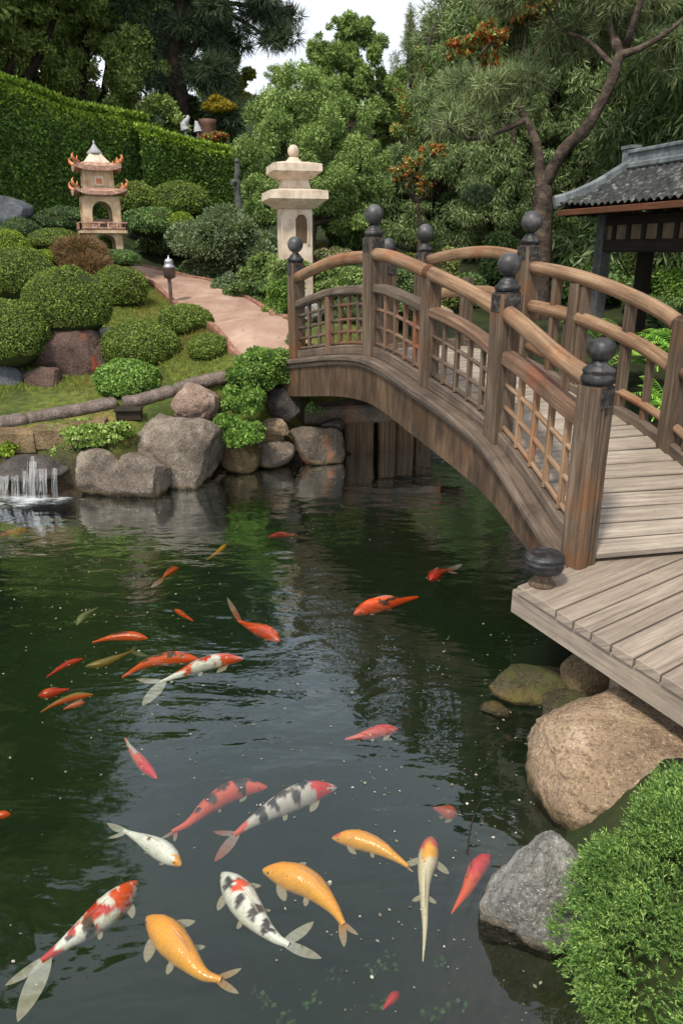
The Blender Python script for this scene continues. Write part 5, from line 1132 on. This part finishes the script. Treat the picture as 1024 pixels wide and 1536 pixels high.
b = MB(); P_ = [at_y(x, y, 13.9) for x, y in ((360, 332), (358, 300), (355, 275), (357, 255), (354, 238))]; limb(b, P_, .075, .045, 9, .012); limb(b, [at_y(356, 276, 13.9), at_y(350, 272, 13.8), at_y(349, 278, 13.8)], .05, .03, 7); tag(b.build('tree_snag', M_STAT), 'tall grey weathered snag standing in front of the willowy tree', 'snag')
for i, (px, py, lb) in enumerate(((279, 184, 'left and taller of two small pale heron statues above the lower hedge'), (296, 190, 'right and shorter of two small pale heron statues above the lower hedge'))):
    c = at_y(px, py, 19.6); k = mpp(c); b = MB(); hh = 22 if i == 0 else 16
    pts = [at_y(px-1, py+12, 19.6), at_y(px-3, py+4, 19.6), at_y(px, py-2, 19.6), at_y(px+3, py-6, 19.6), at_y(px+4, py-10, 19.6)] if i == 0 else [at_y(px+1, py+8, 19.6), at_y(px, py+2, 19.6), at_y(px-1, py-4, 19.6), at_y(px-2, py-8, 19.6)]
    limb(b, pts, .11, .03, 8); q = pts[-1]; limb(b, [q, at_y(px+(0 if i == 0 else -4), py-(9 if i == 0 else 6), 19.6)], .035, .01, 6); g_ = tz(pts[0][0], 19.6); limb(b, [np.array([pts[0][0], 19.6, g_-.1]), pts[0]], .03, .03, 6)
    tag(b.build('heron_statue', M_WHITE), lb, 'statue', 'heron statues')
b = MB(); c = at_y(312, 190, 20.4); k = mpp(c); g_ = tz(c[0], 20.4); b.lathe((c[0], c[1], g_-.1), [(.12, 0), (.16, .3), (.14, .8), (.2, c[2]+.15-g_), (.22, c[2]+.25-g_), (.15, c[2]+.25-g_)], 18); tag(b.build('terracotta_urn', M_TERRA), 'dull terracotta urn beside the heron statues', 'urn')
# ------------------------------------------------------------------ pavilion at the right
Kc = at_y(836, 320, 11.0); zE = Kc[2]; E1 = at_z(1024, 305, zE); ev = (E1-Kc); ev[2] = 0; ev /= np.linalg.norm(ev); pv_ = np.array([-ev[1], ev[0], 0]); 
R0 = at_y(946, 256, 11.1); rise = R0[2]-zE; aR = float((R0-Kc)@ev); pR = float((R0-Kc)@pv_); LEN = 4.0
pav = empty('pavilion', (Kc+ev*1.5+pv_*pR)*[1, 1, 0]+[0, 0, .5], 'open wooden pavilion with a grey tiled roof at the right edge', 'pavilion')
def RP(a, p, dz=0): q = Kc+ev*a+pv_*p; return Vector((q[0], q[1], zE+dz))
def prof_z(u): return rise*(.72*u+.28*u*u)
b = MB(); NA, NPp = 260, 44
for side in (0, 1):
    k0 = len(b.v)
    for i in range(NA+1):
        for j in range(NPp+1):
            u = j/NPp; a0_ = aR*u; a = a0_+(LEN-a0_)*i/NA; p = pR*u if side == 0 else 2*pR-pR*u
            row = (u*pR*1.3/.13) % 1; z = prof_z(u)+.040*abs(math.sin(math.pi*a/.13))+.022*(1-row)+.006*noise.noise(Vector((a*9, u*14, side*5)))+.05*(1-min(1, a/.8))*(1-u)
            q = RP(a, p, z+.03); b.v.append(q)
    for i in range(NA):
        for j in range(NPp): f = [k0+i*(NPp+1)+j, k0+(i+1)*(NPp+1)+j, k0+(i+1)*(NPp+1)+j+1, k0+i*(NPp+1)+j+1]; b.face(f if side == 0 else f[::-1], None, True)
k0 = len(b.v)                                            # hip end
for j in range(13):
    u = j/12
    for i in range(25): p = pR*u+(2*pR-2*pR*u)*i/24; b.v.append(RP(aR*u, p, prof_z(u)+.03+.028*abs(math.sin(math.pi*p/.10))))
for j in range(12):
    for i in range(24): b.face([k0+j*25+i, k0+(j+1)*25+i, k0+(j+1)*25+i+1, k0+j*25+i+1], None, True)
b.build('roof_tiles', M_TILE, pav)
b = MB()
for side in (0, 1):
    pts = [RP(aR*u-.05*(1-u), (pR*u-.04*(1-u)) if side == 0 else 2*pR-pR*u+.04*(1-u), prof_z(u)+.08+.06*(1-u)**3) for u in [i/12 for i in range(13)]]
    b.sweep(pts, rect(.13, .17, .03), (0, 0, 1))
b.build('hip_ridge', M_RIDGE, pav)
b = MB(); b.sweep([RP(aR-.02, pR, rise+.13), RP(LEN, pR, rise+.13)], rect(.12, .16, .01)); b.sweep([RP(aR-.0, pR, rise+.225), RP(LEN, pR, rise+.225)], rect(.18, .05, .015)); b.sweep([RP(aR-.04, pR, rise+.05), RP(LEN, pR, rise+.05)], rect(.24, .08, .03)); rg_ = b.build('ridge', M_RIDGE, pav)
b = MB(); b.sweep([RP(aR-.05, pR, rise-.05), RP(aR-.05, pR, rise+.27)], rect(.2, .14, .015), Vector(pv_)); b.sweep([RP(aR-.05, pR, rise+.27), RP(aR-.05, pR, rise+.31)], rect(.24, .18, .015), Vector(pv_)); b.build('ridge_end', M_RIDGE, pav)
b = MB(); b.sweep([RP(0, .02, .0), RP(LEN, .02, .0)], rect(.05, .075, .006)); b.sweep([RP(0, 2*pR-.02, .0), RP(LEN, 2*pR-.02, .0)], rect(.05, .075, .006)); b.sweep([RP(.0, .05, 0), RP(.0, 2*pR-.05, 0)], rect(.05, .075, .006)); b.build('eave_board', W_EAVE, pav)
b = MB()
for i in range(int(LEN/.28)):
    a = .12+i*.28; b.sweep([RP(a, .05, -.03), RP(a, pR, rise*.55)], rect(.05, .07, .005)); b.sweep([RP(a, 2*pR-.05, -.03), RP(a, pR, rise*.55)], rect(.05, .07, .005))
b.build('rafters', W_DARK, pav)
pq = at_z(893, 332, zE-.04); ap = float((pq-Kc)@ev); pp_ = float((pq-Kc)@pv_)
pp_ = min(max(pp_, .15), .6); ap = max(ap, .25)
gz = tz(*(Kc+ev*ap+pv_*pp_)[:2])
for a, p in ((ap, pp_), (ap, 2*pR-pp_), (ap+3.2, pp_), (ap+3.2, 2*pR-pp_)):
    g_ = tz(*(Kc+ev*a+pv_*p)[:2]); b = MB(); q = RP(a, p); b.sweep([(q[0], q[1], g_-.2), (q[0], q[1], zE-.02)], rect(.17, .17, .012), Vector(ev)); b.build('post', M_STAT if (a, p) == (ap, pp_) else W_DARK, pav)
b = MB()
for p in (pp_, 2*pR-pp_):
    b.sweep([RP(ap-.0, p, -.42), RP(LEN, p, -.42)], rect(.12, .16, .01)); b.sweep([RP(ap, p, -.10), RP(LEN, p, -.10)], rect(.11, .12, .01))
    for i in range(12): b.sweep([RP(ap+.25+i*.3, p, -.345), RP(ap+.25+i*.3, p, -.155)], rect(.07, .09, .005), Vector(pv_))
for a in (ap, ap+3.2): b.sweep([RP(a, pp_+.09, -.42), RP(a, 2*pR-pp_-.09, -.42)], rect(.12, .14, .01))
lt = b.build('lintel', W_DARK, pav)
b = MB()
for p in (pp_, 2*pR-pp_): b.sweep([RP(ap+.09, p, -.25), RP(LEN, p, -.25)], rect(.03, .185, .0))
b.build('lintel_panels', M_PANEL, pav)

# ------------------------------------------------------------------ koi
t = NT('koi_skin'); at = t.n('ShaderNodeVertexColor'); at.layer_name = 'Col'; ob = t.n('ShaderNodeTexCoord').outputs['Object']
vo = t.n('ShaderNodeTexVoronoi'); vo.inputs['Scale'].default_value = 120; t.l(ob, vo.inputs['Vector'])
c = t.mix(t.ramp(vo.outputs['Distance'], [(.25, K0), (.7, (.2, .2, .2))]), at.outputs[0], (.22, .12, .06, 1)); c = t.mix(t.ramp(t.noise(ob, 14, 6, .7), [(.35, (.16, .16, .16)), (.55, K0)]), c, (.3, .16, .08, 1))
M_KOI = t.done(t.pr(c, .28, t.bump(vo.outputs['Distance'], .3, .003), .5))
t = NT('koi_fin'); at = t.n('ShaderNodeVertexColor'); at.layer_name = 'Col'; uvn = t.n('ShaderNodeTexCoord').outputs['Object']
a = t.pr(t.mix(t.ramp(t.noise(uvn, 90, 3), [(.4, (.35, .35, .35)), (.6, K0)]), at.outputs[0], (.45, .38, .3, 1)), .5); trn = t.n('ShaderNodeBsdfTransparent'); tl = t.n('ShaderNodeBsdfTranslucent'); t.l(at.outputs[0], tl.inputs[0])
m1 = t.n('ShaderNodeMixShader'); m1.inputs[0].default_value = .35; t.l(a, m1.inputs[1]); t.l(tl.outputs[0], m1.inputs[2]); m2 = t.n('ShaderNodeMixShader'); m2.inputs[0].default_value = .38; t.l(m1.outputs[0], m2.inputs[1]); t.l(trn.outputs[0], m2.inputs[2]); M_FIN = t.done(m2.outputs[0])
C_ = dict(W=srgb(244, 240, 232), O=srgb(240, 76, 8), R=srgb(212, 28, 14), K=srgb(34, 32, 34), Y=srgb(250, 160, 0), G=srgb(248, 170, 14), P=srgb(228, 88, 66), F=srgb(226, 208, 176), D=srgb(150, 120, 50), H=srgb(222, 20, 30), S=srgb(200, 190, 186), B=srgb(120, 60, 48), N=srgb(150, 150, 110))
def koi(pts, wpx, dep, base, patches, label, tail=None, fins='F', seed=0, tc='F', pf=1.0, dors=True, back=None, tl_px=None, deepness=None, pfs=(1, -1), prof=None, tw=.34):
    P = [at_z(x, y, -dep) for x, y in pts]; s = [0]
    for i in range(1, len(P)): s.append(s[-1]+np.linalg.norm(P[i]-P[i-1]))
    Ln = s[-1]; rows = [(s[i]/Ln, *P[i]) for i in range(len(P))]; kk_ = mpp(P[len(P)//2]); hw = wpx*kk_/2
    NS, NRg = 56, 24; hw *= .93; prof = prof or [(0, .08), (.015, .2), (.05, .38), (.1, .58), (.17, .8), (.28, .97), (.38, 1), (.52, .88), (.66, .66), (.8, .42), (.92, .26), (1, .18)]
    V = []; Cc = []; F_ = []; MI = []
    def cen(u): return cr(rows, min(max(u, 0), 1))
    def frame(u): a = cen(min(1, u+.02))-cen(max(0, u-.02)); a /= np.linalg.norm(a); sd = np.array([-a[1], a[0], 0]); sd /= np.linalg.norm(sd); return a, sd
    bc = np.array(C_[base]); bk = np.array(C_[back]) if back else None
    for i in range(NS+1):
        u = i/NS; u = u**1.15; c0 = cen(u); a, sd = frame(u); r = np.interp(u, [x for x, _ in prof], [y for _, y in prof])*hw
        for j in range(NRg):
            th = 2*math.pi*j/NRg; lx, lz = math.sin(th), math.cos(th); V.append(c0+sd*lx*r+np.array([0, 0, lz*r*(1.05 if lz > 0 else .9)]))
            tt_ = lx*(1 if lz > -.2 else 1.6); nz = noise.noise(Vector((u*11+seed, tt_*2.2, seed*2.3)))+.5*noise.noise(Vector((u*26+seed, tt_*5, seed)))
            col = bc.copy()
            if lz < -.25: col = bc*.75+np.array(C_['F'])*.25
            elif bk is not None: f = min(1, max(0, (.85-abs(lx)-.12*nz)*2.2)); col = bk*f+bc*(1-f)
            for sc_, tcx, rs, rt, cn in patches:
                if lz < -.35: continue
                d = math.hypot((u-sc_)/rs, (tt_-tcx)/rt)+nz*.75
                if d < 1: f = min(1, (1-d)*9); col = col*(1-f)+np.array(C_[cn])*f
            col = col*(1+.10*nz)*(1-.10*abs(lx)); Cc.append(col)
    for i in range(NS):
        for j in range(NRg): j2 = (j+1) % NRg; F_.append((i*NRg+j, i*NRg+j2, (i+1)*NRg+j2, (i+1)*NRg+j)); MI.append(0)
    def leaf_fin(root, tip, wid, side, colr, c1=None, bend=0.0, n=9):
        root = np.array(root); tip = np.array(tip); d = tip-root; k0 = len(V); cA = np.array(C_[colr]); cB = np.array(C_[c1]) if c1 else cA
        for i in range(n+1):
            u = i/n; w = wid*(math.sin(math.pi*min(1, u*.80+.17))**.8)*(1 if u < .99 else .4); q = root+d*u+side*bend*math.sin(math.pi*u*.8)
            ray_ = .92+.16*(i % 2)
            for v in (-.5, -.17, .17, .5): V.append(q+side*w*v+np.array([0, 0, -.03*abs(v)*wid-.004*math.sin(u*3)])); Cc.append((cB*(1-u)+cA*u)*ray_)
        for i in range(n):
            for v in range(3): F_.append((k0+i*4+v, k0+i*4+v+1, k0+(i+1)*4+v+1, k0+(i+1)*4+v)); MI.append(1)
    te = cen(1.0); aT, sT = frame(1.0)
    if tail:
        for (x, y) in tail:
            tip = at_z(x, y, -dep-.005); d = tip-te; l = np.linalg.norm(d); sdv = np.array([-d[1], d[0], 0])/max(l, 1e-6); leaf_fin(te-aT*hw*.35, tip, l*(.34 if len(tail) > 1 else tw), sdv, tc, base if not back else back)
    if pf:
        for sg in pfs:
            for u0_, ln, ww in ((.2, 1.15, .55), (.52, .62, .34)):
                c0 = cen(u0_); a, sd = frame(u0_); r = np.interp(u0_, [x for x, _ in prof], [y for _, y in prof])*hw; root = c0+sd*sg*r*.8-np.array([0, 0, r*.25]); tip = root+(sd*sg*.85+a*.72)*hw*ln*pf; dd = unit(tip-root); leaf_fin(root, tip, hw*ww*pf, np.array([-dd[1], dd[0], 0]), fins, None)
    if dors:
        k0 = len(V); n = 12; cA = np.array(C_[fins])*.5+(bk if bk is not None else bc)*.5
        for i in range(n+1):
            u = .34+.3*i/n; c0 = cen(u); a, sd = frame(u); r = np.interp(u, [x for x, _ in prof], [y for _, y in prof])*hw; h_ = hw*.42*(math.sin(math.pi*min(1, i/n*.75+.15)))
            V.append(c0+np.array([0, 0, r*1.0])); V.append(c0+np.array([0, 0, r*1.03+h_*.55])+a*h_*.5+sd*h_*.25); Cc.append(cA); Cc.append(cA)
        for i in range(n): F_.append((k0+2*i, k0+2*i+1, k0+2*i+3, k0+2*i+2)); MI.append(1)
    for sg in (1, -1):                                   # eyes
        c0 = cen(.07); a, sd = frame(.07); r = np.interp(.07, [x for x, _ in prof], [y for _, y in prof])*hw; ce = c0+sd*sg*r*.8+np.array([0, 0, r*.5]); re = hw*.1; k0 = len(V)
        for i in range(5):
            for j in range(8): th = math.pi*i/4; ph = j*math.pi/4; V.append(ce+re*np.array([math.sin(th)*math.cos(ph), math.sin(th)*math.sin(ph), math.cos(th)])); Cc.append(np.array(C_['K'])*.4)
        for i in range(4):
            for j in range(8): F_.append((k0+i*8+j, k0+(i+1)*8+j, k0+(i+1)*8+(j+1) % 8, k0+i*8+(j+1) % 8)); MI.append(0)
    V = np.array(V); org = np.array([V[:, 0].mean(), V[:, 1].mean(), V[:, 2].min()])
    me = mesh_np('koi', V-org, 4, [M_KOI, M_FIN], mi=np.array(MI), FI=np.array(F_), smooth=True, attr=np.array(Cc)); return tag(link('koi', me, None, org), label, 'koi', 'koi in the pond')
koi([(206, 1322), (178, 1352), (140, 1385), (100, 1415), (62, 1442)], 48, .07, 'W', [(.08, 0, .2, 1.3, 'O'), (.27, .7, .1, .8, 'O'), (.5, -.1, .13, 1.0, 'R'), (.60, .5, .06, .5, 'K'), (.72, 0, .05, .6, 'R'), (.76, .4, .03, .4, 'K'), (.95, 0, .1, 1.5, 'R')], 'white koi with a red head and red patches at the lower left corner', [(8, 1478), (27, 1532)], seed=1, prof=None)
koi([(220, 1376), (248, 1400), (280, 1436), (306, 1462), (332, 1470)], 52, .06, 'G', [(.1, 0, .2, 1.5, 'Y')], 'deep yellow koi with pale fins near the bottom left', [(362, 1452), (358, 1490)], seed=2, back='Y', pf=1.3)
koi([(272, 1298), (246, 1278), (214, 1260), (186, 1246)], 32, .08, 'W', [(.03, 0, .09, 1.5, 'Y'), (.55, .1, .03, .3, 'B')], 'plain white koi with a yellow snout', [(161, 1234), (162, 1257)], seed=3, pf=.5)
koi([(401, 1181), (360, 1184), (318, 1206), (282, 1236), (258, 1248)], 36, .12, 'P', [(.25, .2, .09, 1, 'K'), (.12, -.2, .04, .4, 'K'), (.4, -.2, .07, .7, 'K'), (.56, .1, .05, .8, 'K'), (.72, 0, .04, .5, 'K')], 'dull red koi with black bars, upper left of the speckled red-headed one', [(240, 1258), (262, 1262)], seed=4, pf=.8)
koi([(505, 1181), (464, 1190), (415, 1212), (372, 1238), (350, 1254)], 42, .08, 'S', [(.13, 0, .12, 1.4, 'H'), (.01, 0, .03, 1, 'B'), (.3, -.2, .06, .7, 'K'), (.4, .3, .05, .6, 'K'), (.5, -.3, .06, .6, 'K'), (.6, .1, .05, .8, 'K'), (.72, .1, .05, 1, 'K'), (.95, 0, .12, 1.5, 'P')], 'black-speckled white koi with a bright red head', [(322, 1292), (320, 1247)], seed=5, pf=1.1, tc='P')
koi([(333, 1310), (354, 1336), (382, 1376), (412, 1406), (434, 1418)], 50, .06, 'W', [(.32, .05, .09, .55, 'O'), (.22, -.5, .06, .6, 'K'), (.45, -.4, .05, .5, 'K'), (.6, .3, .06, .5, 'K'), (.63, -.3, .05, .4, 'K'), (.76, 0, .05, .7, 'K'), (.83, .2, .03, .4, 'K')], 'white koi with an orange saddle and black spots toward its tail', [(470, 1382), (482, 1437)], seed=6)
koi([(394, 1305), (425, 1312), (465, 1328), (498, 1360), (516, 1388)], 46, .07, 'G', [], 'golden yellow koi with a bright back, swimming left beside the orange-saddled one', [(537, 1402), (516, 1420)], seed=7, back='Y', pf=1.2)
koi([(498, 1257), (530, 1259), (565, 1270), (595, 1288), (612, 1300)], 32, .08, 'G', [(.04, .4, .07, .8, 'P')], 'smaller yellow koi with a pinkish face above the golden one', [(620, 1308)], seed=8, back='Y', pf=1.1)
koi([(647, 1256), (642, 1285), (637, 1315), (636, 1350), (637, 1390), (634, 1442)], 36, .07, 'F', [(.04, 0, .06, 1.5, 'W'), (.12, .6, .1, .7, 'P'), (.13, -.6, .1, .7, 'P'), (.2, 0, .08, .8, 'G')], 'pale cream koi with long trailing fins and pink cheeks', None, seed=9, pf=1.4, prof=[(0, .1), (.03, .45), (.08, .8), (.16, 1), (.24, .92), (.34, .7), (.45, .5), (.6, .36), (.8, .2), (1, .05)])
koi([(733, 1284), (716, 1302), (700, 1334), (686, 1356), (677, 1370)], 30, .10, 'O', [(.15, 0, .3, 1.5, 'H')], 'pinkish red koi partly behind the pale pitted boulder', None, seed=10, pf=0, dors=False, prof=[(0, .3), (.1, .8), (.25, 1), (.5, .75), (.75, .4), (1, .08)])
koi([(686, 1222), (668, 1218), (650, 1212)], 24, .30, 'P', [], 'faint pink koi deep in the water near the floating twig', None, seed=11, pf=1)
koi([(598, 1488), (586, 1500), (574, 1514)], 16, .24, 'H', [], 'small dim red koi at the bottom edge', None, seed=12, pf=0)
koi([(597, 1094), (572, 1097), (545, 1104), (518, 1109)], 22, .10, 'P', [(.3, -.2, .2, .8, 'H')], 'pink-red koi alone in the middle of the pond', None, seed=13, pf=1.3, pfs=(-1, 1))
koi([(530, 922), (556, 912), (588, 905), (626, 896)], 28, .05, 'O', [(.5, -.5, .12, .4, 'K'), (.72, .1, .1, .4, 'K')], 'bright orange koi breaking the surface below the bridge', None, seed=14, pf=.5)
koi([(644, 871), (656, 861), (672, 855)], 20, .05, 'R', [], 'short red koi with a white tail below the arch of the bridge', [(692, 846), (686, 860)], seed=15, pf=.6, tc='W')
koi([(419, 962), (402, 951), (380, 942), (358, 932)], 24, .06, 'O', [(.3, .6, .3, .4, 'P')], 'orange koi with a long thin white tail', [(341, 896)], seed=16, tc='F', pf=.4, tw=.10)
koi([(300, 990), (262, 988), (222, 996), (184, 1016)], 24, .07, 'O', [(.2, 0, .05, .5, 'K'), (.34, .2, .06, .5, 'K'), (.5, -.1, .07, .6, 'K'), (.66, .1, .05, .5, 'K')], 'orange-red koi with black flecks just behind the red and white one', None, seed=17, pf=.4)
koi([(365, 989), (332, 992), (300, 1000), (268, 1013), (240, 1024)], 27, .06, 'W', [(.15, 0, .17, 1.6, 'O'), (.44, .1, .07, .5, 'R'), (.7, -.2, .12, 1, 'O')], 'red and white koi with a big pale forked tail left of the pond centre', [(204, 1018), (214, 1058)], seed=18, pf=1.5, pfs=(1,))
koi([(222, 958), (196, 955), (168, 957), (139, 964)], 17, .06, 'O', [(.5, .1, .15, .3, 'K')], 'slim orange koi above the black-flecked one', None, seed=19, pf=0)
koi([(268, 852), (256, 858), (243, 868)], 13, .06, 'O', [(.5, .1, .15, .4, 'K')], 'small orange koi with a white tail tip far from the bridge', [(227, 881)], seed=20, pf=0, tc='W')
koi([(262, 914), (276, 923), (290, 932)], 9, .08, 'O', [(.5, 0, .15, .5, 'K')], 'tiny red-orange koi left of the thin-tailed one', None, seed=21, pf=0)
koi([(340, 816), (328, 828), (310, 840)], 9, .10, 'G', [], 'thin faint golden koi near the upper shore', None, seed=22, pf=0)
koi([(402, 806), (420, 804), (446, 802)], 12, .08, 'H', [(.8, 0, .3, 1.5, 'P')], 'small red koi in the bright ripples near the far bank', None, seed=23, pf=0)
koi([(44, 796), (22, 799), (-6, 806)], 16, .08, 'O', [(.5, 0, .15, .5, 'D')], 'orange koi cut by the left edge below the waterfall', None, seed=24, pf=.6)
koi([(116, 938), (126, 926), (146, 912)], 14, .14, 'N', [], 'dim greenish white koi in the left part of the pond', None, seed=25, pf=1)
koi([(128, 1000), (160, 994), (200, 976)], 15, .13, 'D', [], 'dim olive-gold koi just above the black-flecked one', [(222, 984), (204, 965)], seed=26, pf=.6, tc='N')
koi([(126, 988), (100, 998), (70, 1016)], 12, .08, 'R', [], 'thin red koi with a raised pale fin at the left', None, seed=27, pf=2.2, pfs=(-1,))
koi([(58, 1044), (78, 1040), (104, 1034)], 18, .10, 'R', [(.3, 0, .15, .6, 'O')], 'dark red koi at the left, topmost of a group of three', None, seed=28, pf=.7)
koi([(140, 1042), (112, 1046), (84, 1056), (62, 1068)], 14, .12, 'O', [], 'brownish orange koi at the left, middle of a group of three', None, seed=29, pf=.7, back='D')
koi([(128, 1054), (112, 1058), (96, 1064)], 12, .12, 'P', [(.5, 0, .4, .5, 'D')], 'small orange koi at the left, lowest of a group of three', None, seed=30, pf=.5)
koi([(236, 1168), (218, 1150), (200, 1128), (188, 1108)], 18, .10, 'P', [(.15, 0, .3, 1.4, 'H'), (.75, 0, .2, .8, 'S')], 'pale-tailed pink-red koi swimming toward the lower right, left of the centre', None, seed=31, pf=.6)
koi([(17, 1222), (2, 1223), (-20, 1226)], 14, .12, 'O', [], 'orange koi mostly outside the left edge', None, seed=32, pf=0)
# ------------------------------------------------------------------ small things on and in the water
b = MB(); limb(b, [at_z(702, 1296, -.02), at_z(702, 1262, .03), at_z(708, 1232, .06), at_z(716, 1210, .10), at_z(727, 1192, .13)], .005, .0012, 5); tag(b.build('twig', M_BARKD), 'thin dark twig standing out of the water beside the pale pitted boulder', 'twig')
n = 5200; u = NR.uniform(size=(n, 2)); sx_ = -3.2+4.6*u[:, 0]; sy_ = 1.0+6.5*u[:, 1]**1.3
dens = np.array([noise.noise(Vector((a*.9, b_*.7, 3))) for a, b_ in zip(sx_, sy_)]); kp_ = (pond_sd(sx_, sy_) < -.05) & (dens+NR.uniform(-.35, .35, n) > 0); sx_ = sx_[kp_]; sy_ = sy_[kp_]
P_ = np.stack([sx_, sy_, np.full(len(sx_), .003)], 1); a_ = NR.uniform(0, 6.28, len(P_)); s_ = (NR.uniform(0, 1, len(P_))**3*.007+.0024)[:, None]
d1 = np.stack([np.cos(a_), np.sin(a_), a_*0], 1)*s_; d2 = np.stack([-np.sin(a_), np.cos(a_), a_*0], 1)*s_*NR.uniform(.3, .9, (len(P_), 1))
V_ = np.stack([P_-d1, P_+d2, P_+d1, P_-d2], 1).reshape(-1, 3)
tag(assemble('floating_specks', [(V_, None, 0)], [leaf('floating_petal_bits', srgb(96, 92, 70), srgb(150, 146, 126), srgb(200, 196, 184), .1)]), 'tiny pale petals and bits of leaf drifting on the water', 'debris', kind='stuff')
Vs = []
for px, py in ((470, 1495), (392, 1490), (400, 1500), (585, 1442), (560, 1450), (660, 1442), (700, 1516), (715, 1520), (642, 1518), (665, 1512), (570, 1500), (430, 1530), (500, 1465)):
    c = at_z(px, py, -.28)
    for _ in range(9): Vs.append(c+np.array([rnd.uniform(-.03, .03), rnd.uniform(-.03, .03), rnd.uniform(-.02, .02)]))
Vs = np.array(Vs); tag(assemble('pondweed', [(leaf_geo(Vs, np.tile([0, 0, 1.], (len(Vs), 1)), .022, .016, .1, .5), None, 0)], [leaf('pondweed_leaf', srgb(70, 110, 50), srgb(120, 160, 80), srgb(170, 200, 120))]), 'sparse round-leaved pondweed under the water at the bottom of the photo', 'pondweed', kind='stuff')

# fallen leaves on the lawn and the path
gx_ = NR.uniform(-4.6, .2, 900); gy_ = NR.uniform(7.4, 12.6, 900); k_ = pond_sd(gx_, gy_) > .5; gx_, gy_ = gx_[k_], gy_[k_]
P_ = np.stack([gx_, gy_, terr(gx_, gy_)+.062], 1); P_ = P_[:420]
tag(assemble('fallen_leaves', [(leaf_geo(P_, np.tile([0, 0, 1.], (len(P_), 1)), .032, .016, .05, .25), None, 0)], [leaf('fallen_leaf', srgb(96, 66, 40), srgb(140, 98, 54), srgb(176, 140, 76), .1)]), 'scattered brown fallen leaves on the lawn and the path', 'leaves', kind='stuff')
